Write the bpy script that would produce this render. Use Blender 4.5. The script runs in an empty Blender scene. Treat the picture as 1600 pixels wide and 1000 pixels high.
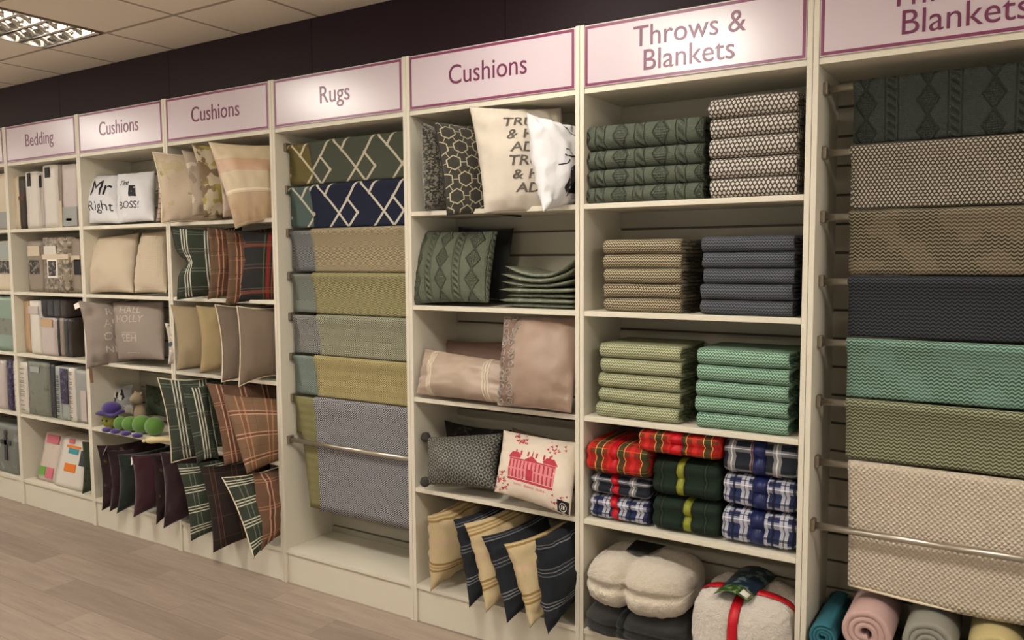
import bpy, bmesh, math, random
from mathutils import Vector, Matrix, noise
D = bpy.data
C = bpy.context.scene
COL = C.collection
PI = math.pi

# ------------------------------------------------------------------ colour and node helpers
def hx(h, a=1.0):
    c = [int(h[i:i+2], 16) / 255 for i in (0, 2, 4)]
    return tuple((x / 12.92 if x <= .04045 else ((x + .055) / 1.055) ** 2.4) for x in c) + (a,)

NT = None
class S:
    def __init__(s, k): s.k = k
    def __add__(a, b): return m('ADD', a, b)
    __radd__ = __add__
    def __sub__(a, b): return m('SUBTRACT', a, b)
    def __rsub__(a, b): return m('SUBTRACT', b, a)
    def __mul__(a, b): return m('MULTIPLY', a, b)
    __rmul__ = __mul__
    def __truediv__(a, b): return m('DIVIDE', a, b)
    def __lt__(a, b): return m('LESS_THAN', a, b)
    def __gt__(a, b): return m('GREATER_THAN', a, b)
def put(sock, x):
    if isinstance(x, S): NT.links.new(x.k, sock)
    else: sock.default_value = x
def m(op, a, b=None, c=None):
    n = NT.nodes.new('ShaderNodeMath'); n.operation = op
    put(n.inputs[0], a)
    if b is not None: put(n.inputs[1], b)
    if c is not None: put(n.inputs[2], c)
    return S(n.outputs[0])
def fr(x): return m('FRACT', x)
def ab(x): return m('ABSOLUTE', x)
def mx(a, b): return m('MAXIMUM', a, b)
def mn(a, b): return m('MINIMUM', a, b)
def sn(x): return m('SINE', x)
def fl(x): return m('FLOOR', x)
def tri(x): return ab(fr(x) - .5) * 2.0
def near(x, p, w): return ab(fr(x) - p) < w
def mix(f, a, b):
    n = NT.nodes.new('ShaderNodeMix'); n.data_type = 'RGBA'
    put(n.inputs[0], f); put(n.inputs[6], a); put(n.inputs[7], b)
    return S(n.outputs[2])
def comb(x, y, z=0.0):
    n = NT.nodes.new('ShaderNodeCombineXYZ')
    put(n.inputs[0], x); put(n.inputs[1], y); put(n.inputs[2], z)
    return S(n.outputs[0])
def nz(vec, scale, detail=3, rough=.5):
    n = NT.nodes.new('ShaderNodeTexNoise'); n.inputs['Scale'].default_value = scale
    n.inputs['Detail'].default_value = detail; n.inputs['Roughness'].default_value = rough
    NT.links.new(vec.k, n.inputs['Vector']); return S(n.outputs[0])
def vor(vec, scale, feature='F1', rnd=1.0):
    n = NT.nodes.new('ShaderNodeTexVoronoi'); n.feature = feature; n.inputs['Scale'].default_value = scale
    n.inputs['Randomness'].default_value = rnd
    NT.links.new(vec.k, n.inputs['Vector']); return S(n.outputs['Distance'])
def tc(which):
    n = NT.nodes.new('ShaderNodeTexCoord'); return S(n.outputs[which])
def sep(v):
    n = NT.nodes.new('ShaderNodeSeparateXYZ'); NT.links.new(v.k, n.inputs[0])
    return S(n.outputs[0]), S(n.outputs[1]), S(n.outputs[2])

def mk(name, fn=None, rough=.85, bump=.5, bdist=.002, sheen=.0, metal=0.0, spec=.3, coord='UV', emit=None, coat=0):
    """procedural material; fn(u, v, vec) gives (colour, height or None)"""
    global NT
    mt = D.materials.new(name); mt.use_nodes = True; NT = mt.node_tree
    b = NT.nodes['Principled BSDF']
    b.inputs['Roughness'].default_value = rough; b.inputs['Metallic'].default_value = metal
    b.inputs['Specular IOR Level'].default_value = spec
    b.inputs['Sheen Weight'].default_value = sheen; b.inputs['Coat Weight'].default_value = coat
    if emit:
        b.inputs['Emission Color'].default_value = emit[0]; b.inputs['Emission Strength'].default_value = emit[1]
    if callable(fn):
        v = tc(coord); x, y, z = sep(v)
        col, h = fn(x, y, v) if coord == 'UV' else fn(x, y, z, v)
        put(b.inputs['Base Color'], col)
        if h is not None:
            n = NT.nodes.new('ShaderNodeBump'); n.inputs['Strength'].default_value = bump
            n.inputs['Distance'].default_value = bdist
            put(n.inputs['Height'], h); NT.links.new(n.outputs[0], b.inputs['Normal'])
    else:
        b.inputs['Base Color'].default_value = fn
    return mt

def vary(col, v, amt=.12, scale=300):
    """small thread-to-thread colour variation of the cloth itself"""
    c2 = tuple(x * (1 - amt * 2) for x in col[:3]) + (1,)
    return mix(nz(v, scale, 2), col, c2)
def plain(c, amt=.12, scale=260, h=1.0):
    c = hx(c)
    return lambda u, v, w: (vary(c, w, amt, scale), nz(w, 420, 2) * h)
def tartan(base, lines, weave=True):
    base = hx(base)
    def f(u, v, w):
        col = vary(base, w, .12, 200)
        for ax, per, pos, wd, c, st in lines:
            t = u if ax == 'u' else v
            msk = near(t / per, pos, wd / per / 2)
            if weave and ax == 'v': msk = msk * (tri(u / .004 + v / .004) * .5 + .6)
            col = mix(mn(msk * st, 1.0), col, hx(c))
        return col, nz(w, 380, 2)
    return f
def chevron(c1, c2, pu, pv, amp, c3=None):
    def f(u, v, w):
        s = fr(v / pv + tri(u / pu) * amp)
        a = hx(c1)
        if c3: a = mix(nz(w, 9, 2) > .52, hx(c1), hx(c3))
        return mix((s > .5) * (nz(w, 500, 1) * .5 + .75), a, hx(c2)), s
    return f
def knitrow(c1, c2, p, sp=None, c3=None):
    """staggered stitches"""
    def f(u, v, w):
        row = fl(v / p); x = fr(u / p / 1.3 + row * .5); y = fr(v / p)
        d = ab(x - .5) * 1.4 + ab(y - .5)
        a = hx(c1)
        if c3: a = mix(nz(w, 7, 2) > .55, hx(c1), hx(c3))
        return mix(d < (sp or .42), a, hx(c2)), d
    return f
def diamonds(c1, c2, p, rings, q=None):
    def f(u, v, w):
        t = tri(u / p) + tri(v / (q or p * .8))
        s = fr(t * rings)
        return mix(s > .5, hx(c1), hx(c2)), s
    return f
def kilim(c1, c2, p, wd=.06, pv=None, off=0.0):
    def f(u, v, w):
        a = (u + off) / p; b = v / (pv or p * 1.1)
        s1 = a + b; s2 = a - b
        msk = mx(mx(near(s1, .2, wd / 2), near(s1, .62, wd / 2)), mx(near(s2, .2, wd / 2), near(s2, .62, wd / 2)))
        ptn = mx(near(s1 , .2, wd / 2) , near(s2, .2, wd / 2))
        msk = mx(ptn, msk * (near(s1, .41, .25) * near(s2, .41, .25)))
        return mix(msk, vary(hx(c1), w, .15, 120), hx(c2)), nz(w, 260, 2)
    return f
def hexes(c1, c2, p, wd=.045):
    def f(u, v, w):
        x = u / p; y = v / p; R3 = 1.7320508
        def cell(ox, oy):
            ax = m('FLOORED_MODULO', x + ox, 1.0) - .5; ay = m('FLOORED_MODULO', y + oy, R3) - R3 / 2
            return ax, ay, ax * ax + ay * ay
        a = cell(0.0, 0.0); b = cell(.5, R3 / 2)
        pick = a[2] < b[2]
        gx = pick * a[0] + (1.0 - pick) * b[0]; gy = pick * a[1] + (1.0 - pick) * b[1]
        d = mx(ab(gx), ab(gx) * .5 + ab(gy) * (R3 / 2))
        ring = ab(d - .33) < wd
        spoke = (d > .33) * (mn(ab(gy), mn(ab(gx * R3 + gy) * .5, ab(gx * R3 - gy) * .5)) < wd * .6)
        return mix(mx(ring, spoke), vary(hx(c1), w, .2, 60), hx(c2)), nz(w, 200, 2)
    return f
def cable(c, per=.17):
    """aran knit: diamonds and twisted ropes as relief, one yarn colour"""
    def f(u, v, w):
        X = (fr(u / per) - .5) * per
        A = ab(ab(X + .035) - tri(v / .1) * .032)
        dia = mx(1.0 - A / .006, 0.0)
        inside = (ab(X + .035) < tri(v / .1) * .032)
        seed = inside * tri(v / .008) * tri(u / .008) * .6
        rx = X - .045
        rope = (ab(rx) < .013) * ab(sn((v / .03 + rx * 26.0) * PI)) * 1.1
        rib = mx(1.0 - ab(ab(rx) - .02) / .003, 0.0) * .8
        h = dia + seed + rope + rib + tri(v / .006) * tri(u / .005) * .15
        return vary(hx(c), w, .1, 150), h
    return f
def lattice(c1, c2, p):
    def f(u, v, w):
        a = fr(u / p) - .5; b = fr(v / p) - .5
        r = m('SQRT', a * a + b * b)
        ring = ab(r - .27) < .06
        a2 = ab(fr(u / p + .5) - .5); b2 = ab(fr(v / p + .5) - .5)
        cross = (mx(a2, b2) < .2) * (mn(a2, b2) < .06)
        dia = ab(ab(a) + ab(b) - .5) < .045
        return mix(mx(mx(ring, cross), dia * .6) * (nz(w, 30, 2) * .6 + .55), hx(c1), hx(c2)), nz(w, 300, 2)
    return f
def stripes(base, lines, ax='v'):
    base = hx(base)
    def f(u, v, w):
        col = vary(base, w, .1, 200); t = v if ax == 'v' else u
        for per, pos, wd, c in lines: col = mix(near(t / per, pos, wd / per / 2), col, hx(c))
        return col, nz(w, 380, 2)
    return f
def leopard(c1, c2):
    def f(u, v, w):
        n = nz(w, 52, 2, .6); d = vor(w, 46.0)
        r = mx(ab(n - .53) < .06, (d < .16))
        return mix(mn(r, 1.0), vary(hx(c1), w, .2, 40), hx(c2)), n
    return f
def patches(c1, cols, scale=8, th=.58):
    def f(u, v, w):
        col = vary(hx(c1), w, .08, 150)
        for i, c in enumerate(cols):
            col = mix((nz(comb(u + i * 3.7, v + i * 1.3), scale + i * 2, 4) > th), col, hx(c))
        return col, nz(w, 300, 2)
    return f
def basket(c, p=.018):
    def f(u, v, w):
        a = (u + v) / p; b = (u - v) / p
        return vary(hx(c), w, .05, 200), m('SQRT', tri(a) * tri(b) + .001)
    return f
def embroidery(c1, c2):
    """raised tone on tone handwriting texture"""
    def f(u, v, w):
        return vary(hx(c1), w, .12, 220), nz(w, 380, 2)
    return f

# ------------------------------------------------------------------ object helpers
def link(name, verts, faces, mat, parent=None, uvs=None, smooth=True):
    me = D.meshes.new(name); me.from_pydata([tuple(v) for v in verts], [], faces); me.update()
    if uvs is not None:
        uvl = me.uv_layers.new(name='UVMap')
        for lp in me.loops: uvl.data[lp.index].uv = uvs[lp.vertex_index]
    if smooth: me.polygons.foreach_set('use_smooth', [True] * len(me.polygons))
    o = D.objects.new(name, me); COL.objects.link(o)
    if mat: me.materials.append(mat)
    if parent: o.parent = parent
    return o
def tag(o, label=None, cat=None, group=None, kind=None):
    if label: o['label'] = label
    if cat: o['category'] = cat
    if group: o['group'] = group
    if kind: o['kind'] = kind
    return o
def empty(name, loc, label, cat, group=None):
    o = D.objects.new(name, None); COL.objects.link(o); o.location = loc; o.empty_display_size = .05
    return tag(o, label, cat, group)
class MB:
    """collects boxes and tubes into one mesh, local to an origin"""
    def __init__(s, org=(0, 0, 0)): s.v = []; s.f = []; s.uv = []; s.o = Vector(org)
    def box(s, x0, x1, y0, y1, z0, z1):
        n = len(s.v)
        for x in (x0, x1):
            for y in (y0, y1):
                for z in (z0, z1): s.v.append(Vector((x, y, z)) - s.o); s.uv.append((x + y, z))
        s.f += [tuple(n + i for i in q) for q in ((0, 1, 3, 2), (4, 6, 7, 5), (0, 4, 5, 1), (2, 3, 7, 6), (0, 2, 6, 4), (1, 5, 7, 3))]
        return s
    def tube(s, pts, r, seg=10, closed=False, cap=True):
        n0 = len(s.v); pts = [Vector(p) for p in pts]; N = len(pts)
        rr = r if isinstance(r, (list, tuple)) else [r] * N
        prev = None
        for i, p in enumerate(pts):
            if closed: t = pts[(i + 1) % N] - pts[i - 1]
            else: t = pts[min(i + 1, N - 1)] - pts[max(i - 1, 0)]
            t.normalize()
            if prev is None: prev = t.orthogonal().normalized()
            a = (prev - t * prev.dot(t)).normalized(); prev = a; b = t.cross(a)
            for k in range(seg):
                th = 2 * PI * k / seg
                s.v.append(p + (a * math.cos(th) + b * math.sin(th)) * rr[i] - s.o); s.uv.append((k / seg * .1, i * .01))
        for i in range(N if closed else N - 1):
            j = (i + 1) % N
            for k in range(seg):
                l = (k + 1) % seg
                s.f.append((n0 + i * seg + k, n0 + i * seg + l, n0 + j * seg + l, n0 + j * seg + k))
        if not closed and cap:
            s.f.append(tuple(n0 + k for k in reversed(range(seg)))); s.f.append(tuple(n0 + (N - 1) * seg + k for k in range(seg)))
        return s
    def blob(s, c, r, n=12, mfn=None):
        n0 = len(s.v); c = Vector(c); r = Vector(r if isinstance(r, (tuple, list)) else (r, r, r)); M = n * 2
        for i in range(n + 1):
            a = PI * i / n
            for k in range(M):
                b = 2 * PI * k / M
                d = Vector((math.sin(a) * math.cos(b), math.sin(a) * math.sin(b), math.cos(a)))
                p = Vector((d.x * r.x, d.y * r.y, d.z * r.z))
                if mfn: p = mfn(p, d)
                s.v.append(c + p - s.o); s.uv.append((k / M * .3, i / n * .2))
        for i in range(n):
            for k in range(M):
                l = (k + 1) % M
                s.f.append((n0 + i * M + k, n0 + (i + 1) * M + k, n0 + (i + 1) * M + l, n0 + i * M + l))
        return s
    def build(s, name, mat, parent=None, smooth=True, bevel=0):
        o = link(name, s.v, s.f, mat, parent, s.uv, smooth)
        if bevel:
            b = o.modifiers.new('bevel', 'BEVEL'); b.width = bevel; b.segments = 2; b.limit_method = 'ANGLE'
        return o
def text_mesh(body, size, extrude=0.0, sub=False, shear=0.0, align='CENTER', xs=1.0, bold=0.0, space=1.0, line=1.0):
    cu = D.curves.new('lettering', 'FONT'); cu.body = body; cu.size = size; cu.extrude = extrude
    cu.align_x = align; cu.align_y = 'CENTER'; cu.shear = shear; cu.offset = bold; cu.resolution_u = 4
    cu.space_character = space; cu.space_line = line
    o = D.objects.new('lettering', cu); COL.objects.link(o)
    dg = bpy.context.evaluated_depsgraph_get()
    me = D.meshes.new_from_object(o.evaluated_get(dg))
    D.objects.remove(o); D.curves.remove(cu)
    if sub:
        bm = bmesh.new(); bm.from_mesh(me)
        bmesh.ops.triangulate(bm, faces=bm.faces)
        for _ in range(4):
            bmesh.ops.subdivide_edges(bm, edges=[e for e in bm.edges if e.calc_length() > .009], cuts=1); bmesh.ops.triangulate(bm, faces=bm.faces)
        bm.to_mesh(me); bm.free()
    for v in me.vertices: v.co.x *= xs
    return me
def letter(body, size, mat, parent, fn, name='lettering', **kw):
    me = text_mesh(body, size, **kw); me.name = name
    for v in me.vertices: v.co = fn(v.co.x, v.co.y, v.co.z)
    me.materials.append(mat)
    o = D.objects.new(name, me); COL.objects.link(o); o.parent = parent
    return o

# ------------------------------------------------------------------ soft goods builders
class Cushion:
    def __init__(s, TL, BL, w=.4, yaw=60, T=.12, dt=0, db=0, TR=None, BR=None, k=.10, wr=.004, seed=1, bend=0, N=22, chop=0, size=None, pinch=0):
        s.TL, s.BL = Vector(TL), Vector(BL); a = math.radians(yaw)
        bay = math.floor(max(TL[0], BL[0]) / .9 + .02); xm = (bay + 1) * .9 - .024 - T * (.10 + .55 * math.sin(a) ** 2)      # the cushion stays inside its unit
        def side(p): return Vector((min(w * math.cos(a), xm - p.x), min(w * math.sin(a), .335 - T * .1 - p.y), 0))
        d = side(s.TL); d2 = side(s.BL)
        s.TR = Vector(TR) if TR else s.TL + d + Vector((0, 0, dt)); s.BR = Vector(BR) if BR else s.BL + d2 + Vector((0, 0, db))
        s.c = (s.TL + s.TR + s.BL + s.BR) / 4
        s.n = ((s.TR - s.TL + s.BR - s.BL).cross(s.TL - s.BL + s.TR - s.BR)).normalized()
        s.w = ((s.TR - s.TL).length + (s.BR - s.BL).length) / 2; s.h = ((s.TL - s.BL).length + (s.TR - s.BR).length) / 2
        s.T, s.k, s.wr, s.seed, s.bend, s.N, s.chop, s.pinch = T, k, wr, seed, bend, N, chop, pinch
    def P(s, u, v, side=1, off=0.0):
        k = s.k
        uu = u * (1 - k * (1 - v * v) * u * u); vv = v * (1 - k * (1 - u * u) * v * v)
        if s.pinch: uu += s.pinch * math.exp(-(v / .22) ** 2) * max(0, -u) ** 2
        if s.chop: vv -= s.chop * math.exp(-(u / .35) ** 2) * max(0, v) ** 3
        a, b = (uu + 1) / 2, (vv + 1) / 2
        p = (s.TL * (1 - a) + s.TR * a) * b + (s.BL * (1 - a) + s.BR * a) * (1 - b)
        e = max(0, 1 - u * u) * max(0, 1 - v * v)
        h = s.T * .62 * e ** .56
        q = Vector((u * 2.2 + s.seed * 7.1, v * 2.2, side * 3 + s.seed))
        edge = 1 - min(1, e * 1.6)
        wn = (noise.noise(q * 1.1) * 1.6 + noise.noise(q * 2.7) * .8) * s.wr * 1.5 * min(1, e * 3)
        # creases that run in from the seams
        wn += 1.7 * s.wr * edge * min(1, e * 8) * (math.sin(v * 17 + 3 * noise.noise(q * 2) + s.seed) * abs(u) ** 2 + math.sin(u * 15 + 3 * noise.noise(q * 2 + Vector((5, 0, 0))) + s.seed * 2) * abs(v) ** 2)
        lob = s.bend * (1 - u * u)
        return p + s.n * (side * (h + off) + wn + lob)
    def mesh(s, name, mat):
        V, F, UV = [], [], []; N = s.N
        g = [math.sin(PI / 2 * (-1 + 2 * i / N)) * .6 + (-1 + 2 * i / N) * .4 for i in range(N + 1)]
        for side in (1, -1):
            o = len(V)
            for j in range(N + 1):
                for i in range(N + 1):
                    V.append(s.P(g[i], g[j], side) - s.c); UV.append(((g[i] + 1) / 2 * s.w + (0 if side > 0 else .013), (g[j] + 1) / 2 * s.h))
            for j in range(N):
                for i in range(N):
                    q = (o + j * (N + 1) + i, o + j * (N + 1) + i + 1, o + (j + 1) * (N + 1) + i + 1, o + (j + 1) * (N + 1) + i)
                    F.append(q if side > 0 else q[::-1])
        # weld the seam
        me_o = link(name, V, F, mat, None, UV); bm = bmesh.new(); bm.from_mesh(me_o.data)
        bmesh.ops.remove_doubles(bm, verts=bm.verts, dist=.0004); bm.to_mesh(me_o.data); bm.free()
        me_o.location = s.c; s.o = me_o
        return me_o
    def outline(s, n=20):
        L = [(-1 + 2 * i / n, -1) for i in range(n)] + [(1, -1 + 2 * i / n) for i in range(n)] + [(1 - 2 * i / n, 1) for i in range(n)] + [(-1, 1 - 2 * i / n) for i in range(n)]
        return [s.P(u, v, 1, 0) for u, v in L]
    def piping(s, mat, r=.004):
        mb = MB(s.c); mb.tube(s.outline(), r, 6, closed=True); return mb.build('piping', mat, s.o)
    def lettering(s, body, size, mat, uc=0, vc=0, name='lettering', off=.0018, rot=0, **kw):
        def f(x, y, z):
            u = uc + 2 * x / s.w; v = vc + 2 * y / s.h
            return s.P(max(-.98, min(.98, u)), max(-.98, min(.98, v)), 1, off) - s.c
        return letter(body, size, mat, s.o, f, name, sub=True, **kw)
    def decal(s, polys, mat, name, off=.0012, uc=0, vc=0, n=1):
        """flat print made of polygons given in metres round (uc, vc)"""
        bm = bmesh.new()
        for pl in polys:
            vs = [bm.verts.new((x, y, 0)) for x, y in pl]
            try: bm.faces.new(vs)
            except ValueError: pass
        bmesh.ops.triangulate(bm, faces=bm.faces)
        for _ in range(5): bmesh.ops.subdivide_edges(bm, edges=[e for e in bm.edges if e.calc_length() > .010], cuts=1); bmesh.ops.triangulate(bm, faces=bm.faces)
        bmesh.ops.delete(bm, geom=[f for f in bm.faces if any(abs(uc + 2 * v.co.x / s.w) > .985 or abs(vc + 2 * v.co.y / s.h) > .985 for v in f.verts)], context='FACES')
        me = D.meshes.new(name); bm.to_mesh(me); bm.free()
        for v in me.vertices:
            u = uc + 2 * v.co.x / s.w; vv = vc + 2 * v.co.y / s.h
            v.co = s.P(max(-.99, min(.99, u)), max(-.99, min(.99, vv)), 1, off) - s.c
        me.materials.append(mat); o = D.objects.new(name, me); COL.objects.link(o); o.parent = s.o
        return o
    def tagcard(s, u, v, mat, ln=.07, w=.035, drop=(0, -.02, -1), name='swing_tag'):
        p = s.P(u, v, 1, .004); d = Vector(drop).normalized(); r = d.cross(Vector((0, -1, 0)))
        if r.length < .1: r = Vector((1, 0, 0))
        r.normalize(); nn = r.cross(d).normalized() * .0008
        q = p + d * .015
        pts = [q - r * w / 2, q + r * w / 2, q + r * w / 2 + d * ln, q - r * w / 2 + d * ln]
        V = [a + nn - s.c for a in pts] + [a - nn - s.c for a in pts]
        F = [(0, 1, 2, 3), (7, 6, 5, 4), (0, 4, 5, 1), (1, 5, 6, 2), (2, 6, 7, 3), (3, 7, 4, 0)]
        return link(name, V, F, mat, s.o, [(0, 0)] * 8, False)

def cushion(mat, TL, BL, label, group=None, pipe=None, name='cushion', **kw):
    c = Cushion(TL, BL, **kw); o = c.mesh(name, mat); tag(o, label, 'cushion', group)
    if pipe: c.piping(pipe)
    return c

def layer(name, mat, path, t, x0, x1, org, parent=None, wob=.0, seed=0, nx=14, closed_round=True):
    """a sheet of thickness t that follows path (list of (y, z)) and runs along x"""
    pts = [Vector((0, a, b)) for a, b in path]; N = len(pts); nr = []
    for i in range(N):
        d = pts[min(i + 1, N - 1)] - pts[max(i - 1, 0)]; d.normalize(); nr.append(Vector((0, -d.z, d.y)))
    loop = [p + nr[i] * t / 2 for i, p in enumerate(pts)] + [pts[-1] + (pts[-1] - pts[-2]).normalized() * t * .3] + [pts[i] - nr[i] * t / 2 for i in reversed(range(N))] + [pts[0] + (pts[0] - pts[1]).normalized() * t * .3]
    L = len(loop); arc = [0]
    for i in range(1, N): arc.append(arc[-1] + (pts[i] - pts[i - 1]).length)
    av = arc + [arc[-1]] + arc[::-1] + [0]
    V, F, UV = [], [], []
    for i in range(nx + 1):
        x = x0 + (x1 - x0) * i / nx
        e = 1 if 0 < i < nx else .86
        for k, p in enumerate(loop):
            cpt = pts[k] if k < N else (pts[-1] if k == N else (pts[2 * N - k] if k <= 2 * N else pts[0]))
            q = cpt + (p - cpt) * e
            n1 = noise.noise(Vector((x * 7 + seed, q.y * 6, q.z * 9 + seed)))
            n2 = noise.noise(Vector((x * 6, q.y * 7 + seed, q.z * 40)))
            V.append(Vector((x + n2 * wob * .8, q.y + n2 * wob, q.z + n1 * wob * .45)) - Vector(org)); UV.append((x, av[k]))
    for i in range(nx):
        for k in range(L):
            l = (k + 1) % L
            F.append((i * L + k, i * L + l, (i + 1) * L + l, (i + 1) * L + k))
    for i in range(N - 1):      # end caps, strip by strip
        a, b, c, d = i, i + 1, 2 * N - 1 - i, 2 * N - i
        F.append((d, c, b, a)); o = nx * L; F.append((o + a, o + b, o + c, o + d))
    F.append((2 * N + 1, 0, 2 * N)); F.append((N - 1, N, N + 1))
    o = nx * L; F.append((o + 2 * N + 1, o + 2 * N, o)); F.append((o + N - 1, o + N + 1, o + N))
    return link(name, V, F, mat, parent, UV)

def upath(yf, yb, z0, z1, n=8):
    r = (z1 - z0) / 2; p = [(yb - (yb - yf - r) * i / 5, z0) for i in range(6)]
    p += [(yf + r - r * math.sin(PI * i / n), z0 + r - r * math.cos(PI * i / n)) for i in range(1, n)]
    return p + [(yf + r + (yb - yf - r) * i / 5, z1) for i in range(6)]
def folded(name, mat, x0, x1, z0, h, label, group, yf=.0, yb=.3, seed=0, wob=.006, fringe=None, inner=None, cat='throw'):
    org = ((x0 + x1) / 2, (yf + yb) / 2, z0)
    t = h / 4 * .96; hh = h * .985
    o = layer(name, mat, [(a, b) for a, b in upath(yf + t / 2, yb, z0 + t / 2, z0 + hh - t / 2)], t, x0, x1, org, None, wob, seed)
    o.location = org; tag(o, label, cat, group)
    layer('inner_fold', inner or mat, upath(yf + t * 1.6, yb - .01, z0 + t * 1.5, z0 + hh - t * 1.5), t * .98, x0 + .004, x1 - .004, org, o, wob * .6, seed + 3, 8)
    if fringe:
        rnd = random.Random(seed * 13 + 5); mb = MB(org)
        for i in range(26):
            y = yf + .03 + (yb - yf - .05) * rnd.random(); z = z0 + h * (.15 + .7 * rnd.random())
            l = .012 + .02 * rnd.random()
            mb.tube([(x1 - .004, y, z), (x1 + l * .6, y + .004 * rnd.uniform(-1, 1), z - .003), (x1 + l, y + .01 * rnd.uniform(-1, 1), z - .010 * rnd.random() - .004)], .0012, 4)
        tag(mb.build('fringe', fringe, o), kind='stuff')
    return o

def drape(name, mat, x0, x1, yr, zr, rad, zf, zb, seed=0, t=.006, parent=None, org=None, skew=0.0, skew_r=0.0, back=.03, nx=28, amp=.004, ytop=None, sag=0.0):
    """cloth over a rail: down the back, over the rail and down the front"""
    org = org or ((x0 + x1) / 2, yr, zr)
    path = []
    nb = 10
    for i in range(nb): path.append((yr + rad, zb + (zr - zb) * i / nb, -1))
    for i in range(9): a = PI * i / 8; path.append((yr + rad * math.cos(a), zr + rad * math.sin(a), 0))
    nf = 16
    for i in range(1, nf + 1):
        f = i / nf; path.append((yr - rad + back * (1 - math.exp(-3 * f)), zr + (zf - zr) * f, f))
    V, F, UV = [], [], []; N = len(path); arc = [0]
    for i in range(1, N): arc.append(arc[-1] + math.hypot(path[i][0] - path[i-1][0], path[i][1] - path[i-1][1]))
    mid = arc[nb + 4]
    for side in (0, 1):
        for j in range(nx + 1):
            s = j / nx
            for i, (y, z, f) in enumerate(path):
                a = path[max(i - 1, 0)]; b = path[min(i + 1, N - 1)]
                dy, dz = b[0] - a[0], b[1] - a[1]; l = math.hypot(dy, dz) or 1
                ny, nzz = (-dz / l, dy / l)
                off = t if side == 0 else 0
                ff = max(0, f)
                x = x0 + (x1 - x0) * s + skew * ff ** .6 * (1 - s) + skew_r * ff * s
                wv = amp * min(1, ff * 2 + .15) * (math.sin(x * 9 + seed * 1.7 + z * 2) + .6 * noise.noise(Vector((x * 9, z * 7, seed))))
                zz = z + (sag * math.sin(PI * s) * ff) + .002 * noise.noise(Vector((x * 12, seed, 0))) * (1 if f else 0)
                V.append(Vector((x, y + ny * off + wv, zz + nzz * off)) - Vector(org)); UV.append((x, mid - arc[i]))
    M = nx + 1; o = M * N
    for j in range(nx):
        for i in range(N - 1):
            a, b, c, d = j * N + i, j * N + i + 1, (j + 1) * N + i + 1, (j + 1) * N + i
            F.append((d, c, b, a)); F.append((o + a, o + b, o + c, o + d))
        for i in (0, N - 1):
            a, d = j * N + i, (j + 1) * N + i
            F.append((a, d, o + d, o + a) if i else (d, a, o + a, o + d))
    for i in range(N - 1):
        a, b = i, i + 1; F.append((a, b, o + b, o + a)); a, b = nx * N + i, nx * N + i + 1; F.append((b, a, o + a, o + b))
    ob = link(name, V, F, mat, parent, UV)
    if not parent: ob.location = org
    return ob

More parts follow.
